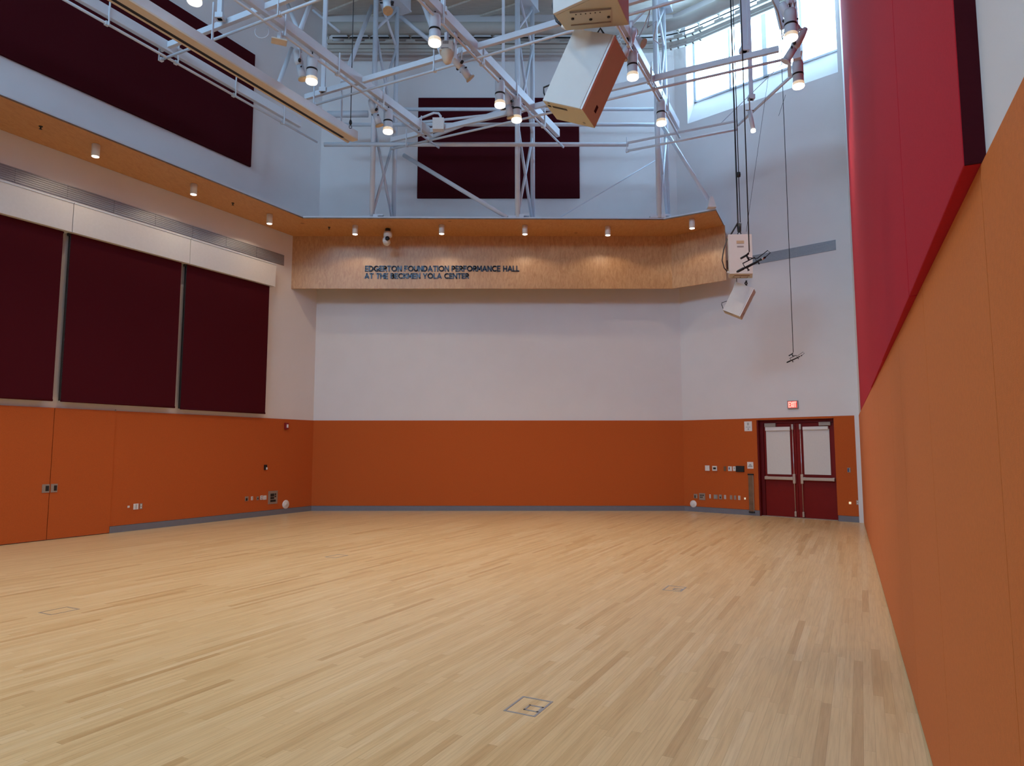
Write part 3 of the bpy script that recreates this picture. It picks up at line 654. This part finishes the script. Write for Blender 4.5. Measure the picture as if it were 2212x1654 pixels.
# hangers with small trolleys
tot=[]; 
acc=0
for a,b in zip(pth[:-1],pth[1:]):
    L_=(b-a).length; k=math.ceil(acc/.6)*.6
    while k<acc+L_:
        tot.append((a+(b-a)*((k-acc)/L_),(b-a).normalized())); k+=.6
    acc+=L_
for q,d in tot:
    m=MB().bar(q+Vector((0,0,.155)),q+Vector((0,0,.36)),.03,.03); m.bar(q-d*.13+Vector((0,0,.19)),q+d*.13+Vector((0,0,.19)),.08,.06)
    m.bar(q-d*.05+Vector((0,0,.36)),q+d*.05+Vector((0,0,.42)),.07,.06)
    part('track_hanger',m,M_duct,tr)
m=MB()
for k in range(3): m.tube(path(.25+.12*k,zr+.30+.05*k,.35,3.8+FD.len*.0),.018,6)
solo('conduit_bundle',m,M_black,'thin dark conduits running between the duct and the track','conduit')

# ================================================================== lighting grid
ZG=9.5
def beam_member(name,a,b,label,gap=.10,hh=.20,w=.10,ticks=1.35,first=.6,over=.0,group=None,ov0=0.0):
    """a,b pipe ends (world, at ZG).  rectangular tube above, slim pipe below, hanger rods between"""
    t=thing(name,label,'truss',a,0,group)
    d=(b-a).normalized(); L_=(b-a).length; up=Vector((0,0,gap+.025+hh/2))
    part('beam',MB().bar(a+d*ov0+up,b-d*over+up,w,hh),M_steel,t,bevel=.006)
    part('pipe',MB().tube([a,b],.027,10),M_steel,t)
    s=first
    side=d.cross(Vector((0,0,1)))*(w/2+.012)
    while s<L_-over-.1:
        p=a+d*s
        part('hanger_rod',MB().bar(p+side+Vector((0,0,-.05)),p+side+Vector((0,0,gap+hh+.14)),.022,.022).bar(p-Vector((0,0,.035)),p+Vector((0,0,.035)),.07,.07),M_steel,t)
        s+=ticks
    return t
def G(x,y,z=ZG): return atz(x,y,z)
def back(p,q,L_): d=(p-q).normalized(); return p+d*L_
M0a,M0b=G(140,0),G(685,307); M1a,M1b=G(509,0),G(948,319); M2a,M2b=G(905,0),G(1217,318); M3a,M3b=G(1376,131),G(1468,297)
beam_member('lighting_truss',back(M0a,M0b,3),M0b,'slim white grid truss beside the left wall, outermost',over=.6,ticks=1.42,first=.9,group='long grid trusses')
beam_member('lighting_truss',back(M1a,M1b,3),M1b,'white grid truss right of the long screen case',over=.35,ticks=1.5,first=1.1,group='long grid trusses')
beam_member('lighting_truss',back(M2a,M2b,3),M2b,'middle white grid truss ending in front of the maroon panel',over=.35,ticks=1.5,first=.7,group='long grid trusses')
beam_member('lighting_truss',back(M3a,M3b,6),M3b,'white grid truss passing right of the big loudspeaker',over=.2,ticks=1.5,first=.9,group='long grid trusses')
C1a,C1b=G(345,130),G(681,2); C2a,C2b=G(681,226),G(1225,70); C3a,C3b=G(845,322),G(1695,128)
beam_member('cross_truss',C1a,back(C1b,C1a,5),'nearest white cross truss at the upper left',hh=.12,gap=.16,w=.08,over=.1,first=.05,ticks=3.2,group='cross trusses')
beam_member('cross_truss',back(C2a,C2b,.3),back(C2b,C2a,6),'second white cross truss passing behind the big loudspeaker',hh=.12,gap=.16,w=.08,over=.1,first=.3,ticks=3.2,group='cross trusses')
beam_member('cross_truss',C3a,C3b,'third white cross truss reaching in front of the bright window',hh=.12,gap=.16,w=.08,over=.1,first=.5,ticks=3.2,group='cross trusses')
C4a,C4b=G(1355,326,9.3),G(1594,279,9.3)
beam_member('cross_truss',C4a,C4b,'short thin cross truss right of the far maroon panel',hh=.05,gap=.16,w=.04,over=0,first=.0,ticks=2.9,group='cross trusses')
def rod(name,a,b,r,label,cat='pipe',group=None,mt=None,n=10): return solo(name,MB().tube([a,b],r,n),mt or M_steel,label,cat,group)
rod('steel_pipe',G(1594,270,9.5),G(1714,160,9.5),.035,'bare pipe rising to the right below the bright window')
rod('tension_wire',aty(1553,270,16),aty(1690,137,13.4),.008,'thin wire rising right toward the lamp cluster',cat='wire')
# horizontal tie pipes along the far wall
for (x0,x1,y,Y,r,lb) in ((862,1412,236,17.9,.05,'topmost horizontal tie pipe across the maroon panel'),(706,1425,269,17.4,.05,'middle horizontal tie pipe across the maroon panel'),(700,1357,312,16.95,.055,'lowest horizontal tie pipe across the maroon panel')):
    a=aty(x0,y,Y); b=aty(x1,y,Y); b.z=a.z; rod('tie_pipe',a,b,r,lb,group='horizontal tie pipes')
rod('tie_pipe',aty(708,247,17.7),aty(795,246,17.7),.09,'short thick beige pipe piece left of the left lattice column')
a=aty(920,300,17.0); rod('steel_pipe',a,aty(1100,232,17.0),.05,'slanting pipe end in front of the maroon panel, upper')
rod('steel_pipe',aty(868,268,17.2),aty(1130,241,16.8),.035,'slim slanting pipe between the tie pipes')
# lattice columns on the gallery
colb=[]
for x,lb in ((803,'left white lattice column standing on the gallery'),(1118,'middle white lattice column in front of the maroon panel'),(1424,'right white lattice column by the angled gallery end')):
    a=aty(x,468,17.0); a.z=ZS+.065; b=a+GD*.92; zt=14.0; colb.append((a,b))
    t=thing('lattice_column',lb,'column',a,0,'lattice columns')
    part('front_post',MB().tube([a,Vector((a.x,a.y,zt))],.068,12),M_steel,t)
    part('rear_post',MB().tube([b,Vector((b.x,b.y,zt))],.062,12),M_steel,t)
    z=a.z+.05; H=2.55
    while z<zt-.6:
        z2=min(z+H,zt-.05)
        for p,q in ((a,b),(b,a)): part('brace',MB().tube([Vector((p.x,p.y,z)),Vector((q.x,q.y,z2))],.038,8),M_steel,t)
        z+=H
    part('base_plate',MB().box(-.24,.16,-.05,.13,0,.05,Matrix.Translation(a)).box(-.05,.30,-.05,.1,.05,.09,Matrix.Translation(a)),M_steel,t)
rod('raker_brace',aty(872,335,17.6),atz(1096,470,ZS+.065),.055,'thick slanting brace crossing the maroon panel to the gallery','brace')
rod('tension_rod',aty(1418,345,17.6),atz(1205,472,ZS+.065),.016,'thin slanting rod right of the maroon panel','rod')
t=thing('raker_brace','slanting brace down to the angled end of the gallery','brace',atz(1537,449,ZS+.065),0)
part('tube',MB().tube([aty(1430,270,17.0),atz(1536,440,ZS+.3)],.05,10),M_steel,t)
q=atz(1537,449,ZS+.065); part('foot_bracket',MB().hexa([q+Vector(v) for v in ((-.1,-.08,0),(.1,-.08,0),(.1,.08,0),(-.1,.08,0),(-.03,-.05,.28),(.03,-.05,.28),(.03,.05,.28),(-.03,.05,.28))]),M_wplast,t)
# vertical posts from the ceiling to the grid
def post(x,y,w,label,z=None):
    p=atz(x,y,z or ZG+.2); m=MB().box(-w/2,w/2,-w/2,w/2,0,14.68-p.z,Matrix.Translation(p)); m.box(-w*.9,w*.9,-w*.9,w*.9,0,.10,Matrix.Translation(p))
    solo('hanging_post',m,M_steel,label,'post','square posts holding the grid')
post(698,200,.085,'square hanging post near the far end of screen case')
post(475,42,.085,'square hanging post above the cross truss, upper left')
post(957,30,.085,'square hanging post short of the middle truss top')
post(1087,236,.07,'square hanging post left of the middle lattice column')
post(1623,215,.075,'square hanging post in front of the bright window, long',9.6)
post(1608,112,.10,'thicker square hanging post ending in front of the window',10.2)
# diagonal sway braces
for x0,y0,z0,x1,y1,z1,r,lb in ((803,14,14.0,740,180,9.9,.055,'long diagonal brace descending left of left lattice column'),
    (622,10,12.5,650,82,9.9,.045,'left arm of a V brace above the second truss'),(671,5,12.0,648,66,9.9,.045,'right arm of a V brace above the second truss'),
    (630,105,11.6,600,185,9.8,.05,'short diagonal brace over the long screen case'),(862,30,13.6,1000,130,10.0,.0,'x'),
    (914,8,11.6,955,120,9.8,.05,'brace dropping from the middle truss beside the amber dome lamp'),
    (676,22,13.9,734,69,13.2,.035,'thin brace from the ceiling near the duct end'),(1300,120,14.0,1395,20,12.0,.035,'thin brace behind the big loudspeaker')):
    if r>0: rod('sway_brace',atz(x0,y0,z0),atz(x1,y1,z1),r,lb,'brace')
a=aty(860,32,18.2); rod('sway_brace',a,aty(940,98,18.4),.06,'grey brace from left lattice column top to the track','brace')

# long screen case
E1=atz(762,306,8.72); 
t=thing('screen_case','long white projection screen case with a black slot hanging from the grid','screen',E1,0)
D=GD; s=E1-D*12; w=.15
def cbar(m,p,q,x0,x1,z0,z1):
    n=Vector((D.y,-D.x,0))
    m.hexa([p+n*x0+Vector((0,0,z0)),p+n*x1+Vector((0,0,z0)),q+n*x1+Vector((0,0,z0)),q+n*x0+Vector((0,0,z0)),p+n*x0+Vector((0,0,z1)),p+n*x1+Vector((0,0,z1)),q+n*x1+Vector((0,0,z1)),q+n*x0+Vector((0,0,z1))]); return m
part('housing',cbar(MB(),s,E1,-.15,.15,.03,.21),M_steel,t,bevel=.006)
m=cbar(MB(),s,E1,-.02,.15,.0,.03); cbar(m,s,E1,-.15,-.10,0,.03); part('bottom_panel',m,M_beige,t)
part('slot',cbar(MB(),s,E1-D*.25,-.10,-.02,.004,.028),M_black,t)
m=MB(); 
for k in range(4):
    p=E1-D*(.4+3.4*k)+Vector((0,0,.21)); m.bar(p,p+Vector((0,0,.82)),.03,.03)
part('suspension_bracket',m,M_steel,t)
# cable with hook over the screen case
p=aty(757,277,14.2)
t=thing('rigging_cable','single black cable with a hook above the screen case end','cable',p,0)
part('cable',MB().tube([Vector((p.x,p.y,p.z+.16)),Vector((p.x,p.y,14.68))],.009,6),M_cable,t)
part('ball_weight',MB().lathe([(0,.20),(.02,.19),(.03,.15),(.035,.12),(.02,.08),(0,.07)],Matrix.Translation(p),12),M_black,t)
part('hook',MB().tube([p+Vector((.03*math.sin(a_),0,.03+.035*math.cos(a_))) for a_ in [k*.5 for k in range(13)]],.007,6),M_black,t)

# ------------------------------------------------------------------ high bay pendants
def pendant(x,y,label,z=9.0,build=None):
    p=build if build is not None else atz(x,y,z)
    t=thing('high_bay_light',label,'light',p,random.uniform(0,3),'white cylinder high bay lights')
    part('housing',MB().lathe([(0,.56),(.06,.56),(.095,.54),(.105,.50),(.105,.30),(.104,.27)]),M_steel,t,local=True)
    part('band',MB().lathe([(.104,.272),(.1085,.276),(.1085,.240),(.104,.248)]),M_black,t,local=True)
    part('lower_shade',MB().lathe([(.104,.25),(.106,.06),(.109,.04),(.104,.035)]),M_steel,t,local=True)
    part('lens_ring',MB().lathe([(.104,.10),(.112,.09),(.116,.03)]),M_ring,t,local=True)
    ln=part('lens',MB().lathe([(.116,.03),(.116,.005),(.105,-.012),(.0,-.016)]),M_lampw,t,local=True)
    m=MB()
    for k in range(7):
        cx,cy=(0,0) if k==0 else (.065*math.cos(k*math.pi/3),.065*math.sin(k*math.pi/3))
        m.lathe([(.026,-.0165),(.026,-.0195),(.018,-.0195)],Matrix.Translation((cx,cy,0)),12)
    part('lens_cells',m,M_cell,ln,local=True)
    m=MB().tube([(0,0,.56),(0,0,.66)],.012,8); part('stem',m,M_black,t,local=True)
    m=MB().box(-.035,.035,-.035,.035,.66,.76).tube([(0,0,.7),(.1,.06,.76),(.16,.1,.60),(.09,.02,.52)],.008,6); part('clamp',m,M_steel,t,local=True)
    l=bpy.data.lights.new('high_bay_beam','SPOT'); l.energy=PEND_W; l.color=LAMP_COL; l.spot_size=math.radians(104); l.spot_blend=.8; l.shadow_soft_size=.11
    o=bpy.data.objects.new('high_bay_beam',l); COL.objects.link(o); o.location=(0,0,-.05); o.parent=t
for x,y,lb in ((420,5,'lit high bay lamp cut by the top edge, upper left'),(673,178,'lit high bay lamp beside the black clamped spotlight, above the screen case'),
   (838,286,'lit high bay lamp left of the far maroon panel'),(939,95,'lit high bay lamp beside the amber dome lamp'),
   (1080,229,'lit high bay lamp overlapping the top of maroon panel'),(1116,261,'lit high bay lamp just right of and below its twin on the maroon panel'),
   (1367,169,'lit high bay lamp directly right of the big loudspeaker'),(1429,268,'lit high bay lamp in front of the right lattice column'),
   (1709,84,'upper lit high bay lamp in front of the bright window'),(1725,188,'lower lit high bay lamp below the bright window, rightmost')):
    pendant(x,y,lb)
# the same lamps continue along the trusses overhead, out of the frame
for k,(base,ds) in enumerate(((M0a,(2.5,)),(M1a,(1.5,5.5,9.0)),(M2a,(2.5,6.5)),(M3a,(4.0,8.0,12.5)))):
    for j,dd in enumerate(ds):
        p=base-GD*dd; p=Vector((p.x,p.y,9.0)); pendant(0,0,'high bay lamp overhead outside the photo, truss %s, lamp %s from far end'%(('one','two','three','four')[k],('first','second','third')[j]),build=p)
p=atz(1627,282,8.6)
t=thing('small_pendant','small slim spotlight on the end of the long window post','light',p,0)
part('body',MB().tube([p+Vector((-.06,0,.44)),p+Vector((0,0,.02))],[.05,.042],12),M_steel,t); part('lens',MB().tube([p+Vector((0,0,.02)),p+Vector((.003,0,-.03))],.05,12),M_lamp,t)
part('stem',MB().tube([p+Vector((-.06,0,.44)),p+Vector((-.06,0,.75))],.015,8).tube([p+Vector((-.15,0,.46)),p+Vector((.03,0,.46))],.012,6),M_plate,t)

# stage spotlights (ellipsoidal) clamped on the pipes
def spotlight(x,y,label,aim=(0.2,-.3,-1),L_=.62,r=.085,front=M_gel,z=9.05,knobs=True):
    p=atz(x,y,z); a=Vector(aim).normalized(); u=a.cross(Vector((0,0,1))).normalized(); 
    t=thing('stage_spotlight',label,'light',p,0,'clamped stage spotlights')
    tip=p; tail=p-a*L_
    tb=part('lens_tube',MB().tube([tip-a*.02,tip-a*.28],[r*.92,r*.85],14),M_steel,t)
    part('lamp_house',MB().tube([tip-a*.28,tip-a*.36,tip-a*.55,tail],[r*.8,r*1.05,r*.9,r*.55],14),M_steel,t)
    part('gel_frame',MB().tube([tip,tip-a*.03],[r*1.15,r*1.12],14),front,tb)
    c=tip-a*.33
    yk=part('yoke',MB().tube([c+u*r*1.3,c+u*r*1.4+Vector((0,0,.24)),c-u*r*1.4+Vector((0,0,.24)),c-u*r*1.3],.014,6),M_steel,t)
    part('clamp',MB().box(-.035,.035,-.03,.03,.24,.36,Matrix.Translation(c)),M_steel,yk)
    if knobs:
        for s_ in (1,-1): part('knob',MB().tube([c+u*s_*r*1.1,c+u*s_*r*1.75],.03,8),M_black,yk)
        part('shutter_handle',MB().tube([tip-a*.22+u*r,tip-a*.2+u*r*1.6],.014,6).tube([tip-a*.24-u*r,tip-a*.25-u*r*1.6],.014,6),M_black,tb)
spotlight(655,172,'black knobbed white spotlight left of the high bay lamp by the screen case',aim=(.25,.1,-1))
spotlight(820,272,'white spotlight beside the lamp left of the maroon panel',aim=(.35,.2,-1),z=9.1)
spotlight(1017,171,'white spotlight tilted right below the amber dome lamp',aim=(.9,.4,-1))
spotlight(838,24,'white spotlight with amber front near the top of the left column',aim=(.2,-.4,-1),z=10.2)
spotlight(1104,255,'small white spotlight squeezed between two high bay lamps',aim=(.2,.2,-1))
spotlight(1391,94,'amber fronted spotlight right of the big loudspeaker, lower of the pair',aim=(.9,-.5,-.8),z=9.9)
spotlight(1370,72,'amber fronted spotlight behind the loudspeaker corner, upper of the pair',aim=(.6,-.6,-.8),z=9.9)
spotlight(1345,128,'white spotlight against the right side of the big loudspeaker',aim=(-.4,.2,-1),z=9.3)
spotlight(1696,134,'grey spotlight hanging below the lamp cluster by the window, aimed left',aim=(-.6,.3,-1),front=M_steel,L_=.7,z=9.2)
spotlight(1724,70,'grey spotlight on the right of the cluster in front of the window',aim=(.5,.2,-.7),front=M_steel,z=9.5)
# amber dome moving light
p=atz(964,138,9.0)
t=thing('dome_projector','beige dome shaped projector lamp right of a high bay lamp','light',p,0)
part('yoke_box',MB().box(-.13,.13,-.1,.1,.22,.42,Matrix.Translation(p)),M_cream,t,bevel=.02)
part('vents',MB().box(-.09,.05,-.104,-.1,.24,.27,Matrix.Translation(p)).box(-.06,.05,-.104,-.1,.34,.4,Matrix.Translation(p)),M_ink,t)
part('dome',MB().lathe([(0,0),(.05,.01),(.085,.05),(.10,.12),(.13,.20),(.13,.24),(0,.24)],Matrix.Translation(p+Vector((.02,0,0))),20),M_beige,t)
part('arm',MB().bar(p+Vector((.17,0,.1)),p+Vector((.17,0,.62)),.035,.06).bar(p+Vector((.0,0,.42)),p+Vector((0,0,.62)),.06,.06),M_steel,t)
# junction box
p=aty(947,282,16.2)
t=thing('junction_box','white electrical box with a curved conduit on the cross truss','box',p,0)
part('box',MB().box(-.14,.14,-.09,.09,0,.30,Matrix.Translation(p)),M_wplast,t,bevel=.004)
part('conduit',MB().tube([p+Vector((.05,0,.30)),p+Vector((.05,0,.38)),p+Vector((.0,0,.45)),p+Vector((-.12,0,.46)),p+Vector((-.45,.1,.38)),p+Vector((-.8,.2,.25))],.03,8),M_steel,t)
p=atz(603,88,9.32)
t=thing('grid_antenna','small beige flat plate fixed under the second truss','plate',p,0)
part('plate',MB().box(-.14,.14,-.10,.10,-.03,0.0,Matrix.Translation(p)@Matrix.Rotation(.4,4,'Z')),M_beige,t,bevel=.01); part('bracket',MB().box(-.03,.03,-.03,.03,0,.16,Matrix.Translation(p)),M_steel,t)
# loose power cables looping on the grid
def loop(x,y,z,r,label,hx=1.0,mt=None,n=16,a0=0,a1=6.28,th=.008):
    c=atz(x,y,z); pts=[c+Vector((math.cos(a0+(a1-a0)*k/n)*r*hx,0,math.sin(a0+(a1-a0)*k/n)*r)) for k in range(n+1)]
    solo('power_cable',MB().tube(pts,th,6),mt or M_steel,label,'cable','cables on the grid')
loop(566,68,9.4,.13,'thin white cable loop under the second truss',a0=2.6,a1=7.0)
loop(1752,72,9.4,.12,'thin cable arc right of the window lamp cluster',mt=M_duct,a0=-.6,a1=1.6,th=.005)
for pts,th,lb,mt in (([(1380,80),(1392,55),(1405,20),(1398,60),(1418,45),(1412,85),(1425,95)],.012,'tangled white cable behind the amber spotlights',M_steel),
                  ([(1340,90),(1352,120),(1349,100),(1362,128),(1372,112),(1358,96)],.012,'white cable bundle beside the loudspeaker corner',M_steel),
                  ([(1668,0),(1680,25),(1688,60),(1690,88),(1696,60),(1700,20)],.016,'cable dropping into the window lamp cluster, left strand',M_duct),
                  ([(1712,0),(1706,20),(1703,34),(1712,30),(1718,5)],.014,'cable strand right above the upper window lamp',M_duct)):
    m=MB().tube([atz(x,y,10.0) for x,y in pts],th,6); solo('power_cable',m,mt,lb,'cable','cables on the grid')
# mounting arms of the window lamp cluster
t=thing('rigging_mast','grey mast and arms holding the lamp cluster in front of the window','mast',atz(1716,128,9.5),0)
part('mast',MB().bar(atz(1722,128,9.5),atz(1706,-80,11.6),.15,.10),M_steel,t)
part('arm',MB().bar(atz(1690,60,10.2),atz(1668,-30,11.4),.09,.09).bar(atz(1706,163,9.4),atz(1704,120,9.6),.07,.07).bar(atz(1722,155,9.4),atz(1732,110,9.6),.03,.03),M_steel,t)

# ------------------------------------------------------------------ loudspeakers
def cab_matrix(loc,yaw,pitch,roll): 
    return Matrix.Translation(loc)@Matrix.Rotation(yaw,4,'Z')@Matrix.Rotation(pitch,4,'X')@Matrix.Rotation(roll,4,'Y')
def lower_cab(loc,yaw,pitch,roll,label):
    w,d,h=.411,.33,.68; M=cab_matrix(Vector(loc),yaw,pitch,roll)
    t=thing('loudspeaker',label,'loudspeaker',loc,0,'white hanging loudspeakers')
    m=MB().box(-w/2,w/2,-d/2+.03,d/2,-h/2,h/2,M); cb=part('cabinet',m,M_cream_bounce,t,bevel=.004)
    part('grille',MB().box(-w/2,w/2-.022,-d/2,-d/2+.03,-h/2,h/2,M),M_cream,t,bevel=.004)
    part('grille_edge',MB().box(w/2-.018,w/2,-d/2,-d/2+.03,-h/2,h/2,M),M_wplast,t)
    part('badge',MB().box(w/2,w/2+.002,.03,.07,-h/2+.09,-h/2+.15,M),M_black,cb)
    part('connector_plate',MB().box(-.13,.02,-.1,-.075,-h/2-.003,-h/2,M).box(-.18,-.15,-.1,-.075,-h/2-.003,-h/2,M),M_black,cb)
    part('bolt',MB().lathe([(.0,.006),(.012,.006),(.012,0)],M@Matrix.Translation((-.15,-.14,-h/2-.004)),8).lathe([(.0,.006),(.012,.006),(.012,0)],M@Matrix.Translation((.12,.1,-h/2-.004)),8),M_fb,t)
    top=M@Vector((-.0,0.0,h/2)); 
    m=MB().tube([top,top+Vector((-.01,0,.06))],.012,6).tube([top+Vector((0,0,.03)),top+Vector((.03,0,.09)),top+Vector((0,0,.14)),top+Vector((-.03,0,.09)),top+Vector((0,0,.03))],.009,6)
    part('shackle',m,M_black,t)
    # cable down the left edge, looping at the bottom
    e=M@Vector((-w/2-.01,-.05,h/2)); f=M@Vector((-w/2-.02,-.05,-.1)); g_=M@Vector((-w/2-.10,-.05,-.22)); k_=M@Vector((-w/2-.01,-.05,-.31))
    part('cable',MB().tube([e+Vector((-.0,0,.12)),e,f,(f+g_)/2+Vector((-.06,0,0)),g_,k_],.008,6),M_cable,t)
    part('safety_wire',MB().tube([e+Vector((.01,0,.12)),M@Vector((-w/2-.012,0,0)),k_],.005,5),M_fb,t)
    return M
LN=lower_cab((.644,5.706,5.003),-.46,-.079,.435,'near tilted white loudspeaker hanging below its twin box')
LF=lower_cab((5.059,14.806,5.002),-.45,-.055,.472,'far small tilted white loudspeaker hanging above the door side')
def upper_cab(org,z0,hh,label,far=False):
    # plan: A front left, D front right, C rear right, B rear left
    A=Vector((.36,5.36,0))+org; Dd=Vector((.80,5.03,0))+org; C=Vector((1.005,5.48,0))+org; B=Vector((.475,5.56,0))+org
    if far: A=org+Vector((0,0,0)); Dd=org+Vector((.50,-.02,0)); C=org+Vector((.62,.33,0)); B=org+Vector((.10,.34,0))
    cen=(A+B+C+Dd)/4
    t=thing('loudspeaker',label,'loudspeaker',(cen.x,cen.y,z0),0,'white hanging loudspeakers')
    fd=(Dd-A).normalized(); fn=Vector((fd.y,-fd.x,0))
    part('cabinet',MB().prism([A,Dd,C,B],z0,z0+hh),M_cream_bounce,t,bevel=.004)
    part('grille',MB().prism([A+fn*.03,Dd+fn*.03,Dd,A],z0+.004,z0+hh),M_cream,t,bevel=.004)
    mc=cen; ax=(C-B).normalized(); ay=Vector((-ax.y,ax.x,0))
    # rigging plate under the cabinet
    q=[mc-ax*.17-ay*.085,mc+ax*.17-ay*.085,mc+ax*.17+ay*.085,mc-ax*.17+ay*.085]
    rp=part('rigging_plate',MB().prism(q,z0-.008,z0),M_gel if False else M_cream_bounce,t)
    part('plate_ridge',MB().bar(q[0]+Vector((0,0,z0-.012)),q[1]+Vector((0,0,z0-.012)),.006,.012).bar(q[3]+Vector((0,0,z0-.012)),q[2]+Vector((0,0,z0-.012)),.006,.012),M_plate,rp)
    m=MB()
    for u in (-.12,-.08,-.04,0,.04,.08):
        c_=mc+ax*u-ay*.05; m.lathe([(0,-.002),(.006,-.002),(.006,0)],Matrix.Translation((c_.x,c_.y,z0-.009)),8)
    for u,v in ((-.15,.0),(.15,.02),(0,.03)):
        c_=mc+ax*u+ay*v; m.lathe([(0,-.006),(.013,-.006),(.013,0)],Matrix.Translation((c_.x,c_.y,z0-.009)),10)
    part('bolt_holes',m,M_black,rp)
    if far:
        fc=(A+Dd)/2
        for zz,wd in ((z0+hh*.80,.080),(z0+hh*.69,.07)):
            part('badge' if wd>.072 else 'badge_shadow',MB().bar(fc-fd*wd+fn*.031+Vector((0,0,zz-0)),fc+fd*wd+fn*.031+Vector((0,0,zz)),.006,.065 if wd>.072 else .03),M_gel if wd>.072 else M_ink,t)
    e=B if not far else A
    out=(A-Dd).normalized()
    part('cable',MB().tube([e+out*.02+Vector((0,0,z0+hh*.9)),e+out*.10+Vector((0,0,z0+hh*.62)),e+out*.14+Vector((0,0,z0+hh*.35)),e+out*.10+Vector((0,0,z0+hh*.16)),e+out*.02+Vector((0,0,z0+hh*.05))],.012,8),M_cable,t)
    part('cable_plug',MB().tube([e+out*.0+Vector((0,0,z0+hh*.03)),e+out*.04+Vector((0,0,z0+.06))],.018,8),M_wplast,t)
    top=cen+Vector((0,0,z0+hh)); 
    m=MB().tube([top,top+Vector((0,0,.05))],.012,6).tube([top+Vector((.035*math.sin(k),0,.07+.045*math.cos(k))) for k in [j*.6 for j in range(11)]],.011,6).tube([top+Vector((0,0,.12)),top+Vector((0,0,.30))],[.04,.05],10)
    part('hook_block',m,M_black,t)
    return cen
upper_cab(Vector((0,0,0)),5.36,.80,'near upper white loudspeaker cut by the top of the frame')
p=aty(1575,592.5,14.25); FZ=p.z
cf=upper_cab(Vector((p.x,p.y,0)),FZ,aty(1575,507,14.25).z-FZ,'far upright white loudspeaker above its tilted twin',far=True)
ftop=aty(1575,507,14.25).z
for lb,(x0,r,zz,nm) in {'thick black cable dropping beside the far loudspeaker chain':(1594,.017,ftop+.25,'a'),'chain line holding the far loudspeaker':(1599,.010,ftop+.2,'b')}.items():
    q=aty(x0,480,14.4); pts=[Vector((q.x,q.y,14.66)),Vector((q.x,q.y,q.z))]
    if nm=='a': pts+=[aty(1592,484,14.4),aty(1578,508,14.4)]
    solo('hanging_cable',MB().tube(pts,r,8),M_cable,lb,'cable')
solo('cable_clip',MB().lathe([(0,.06),(.04,.05),(.045,0),(.04,-.05),(0,-.06)],Matrix.Translation(aty(1595.5,377,14.35)),10),M_black,'small black clip on the chain line of the far loudspeaker','clip')
rod('tension_wire',aty(1612,500,14.4),aty(1662,150,14.2),.004,'thin slanted wire rising right from the far loudspeaker top','wire',mt=M_cable,n=5)
q=aty(1283,-30,5.3); 
# small links between the paired boxes
for M_,c0,lb in ((LN,Vector((.655,5.36,5.36)),'short black chain link between the two near loudspeakers'),(LF,Vector((cf.x,cf.y,FZ)),'short black chain link between the two far loudspeakers')):
    b=M_@Vector((0,0,.34)); a=Vector((b.x,b.y,c0.z-.005)); b=b+Vector((0,0,.02))
    solo('chain_link',MB().tube([a,(a+b)/2+Vector((.02,0,0)),b],.013,6).tube([a+Vector((.025,0,-.01)),(a+b)/2+Vector((-.02,0,0)),b+Vector((.02,0,0))],.010,6),M_black,lb,'link')

# ------------------------------------------------------------------ hanging microphones
def mic(x,y,Y,label,cable_label,sc=1.0):
    c=aty(x,y,Y); t=thing('hanging_microphone',label,'microphone',c,0,'hanging microphones')
    ax=Vector((.86,-.30,.42)).normalized()   # points up to the right, towards the viewer
    L_=.17*sc
    mb=part('microphone_body',MB().tube([c-ax*L_*1.05,c-ax*L_*.95,c-ax*L_*.55,c-ax*L_*.5,c+ax*L_*.6,c+ax*L_*.65,c+ax*L_*1.0],[.008,.015,.016,.011,.011,.014,.011],10),M_black,t)
    part('mic_connector',MB().tube([c+ax*L_*.72,c+ax*L_*.86],.0145,10),M_metal,mb)
    u=Vector((-.35,0,.94)); u=(u-ax*u.dot(ax)).normalized()
    a=c-ax*.075; b=c+ax*.065
    sm_=part('shock_mount',MB().tube([a-u*.01,a+u*.055,b+u*.055,b-u*.01,a-u*.01],.007,8),M_black,t)
    part('mount_knob',MB().tube([a+ax*.02,a+ax*.02-u*.045],.008,8).tube([b+ax*.01,b+ax*.01-u*.04],.008,8).tube([a+ax*.02-u*.04,a+ax*.02-u*.05],.014,8),M_black,sm_)
    h=c+u*.11; part('hanging_clip',MB().tube([h,c+u*.055],.010,6).tube([h+Vector((-.07,0,-.03)),h+Vector((.0,0,.01)),h+Vector((.02,0,.03))],.012,8),M_black,t)
    top=h+Vector((.03,0,.05))
    part('cable_loop',MB().tube([top,h+Vector((.0,0,.0)),h+Vector((.02,0,-.02)),b+u*.03+ax*.02,c+ax*L_*1.3+u*.055,c+ax*L_*1.38+u*.02,c+ax*L_*1.0],.005,6),M_cable,t)
    solo('microphone_cable',MB().tube([top,Vector((top.x,top.y,14.66))],.0065 if Y<10 else .007,6),M_cable,cable_label,'cable','microphone cables')
mic(1623,571,7.5,'near hanging black microphone in front of the far loudspeaker','thin black line holding the microphone in front of the far loudspeaker')
mic(1716,775,14.6,'far hanging black microphone above the EXIT sign','thin black line holding the microphone above the EXIT sign')
rod('tension_wire',aty(1697,205,14.5),aty(1682,250,15.2),.004,'short thin wire end near the rightmost lamp','wire',mt=M_cable,n=5)
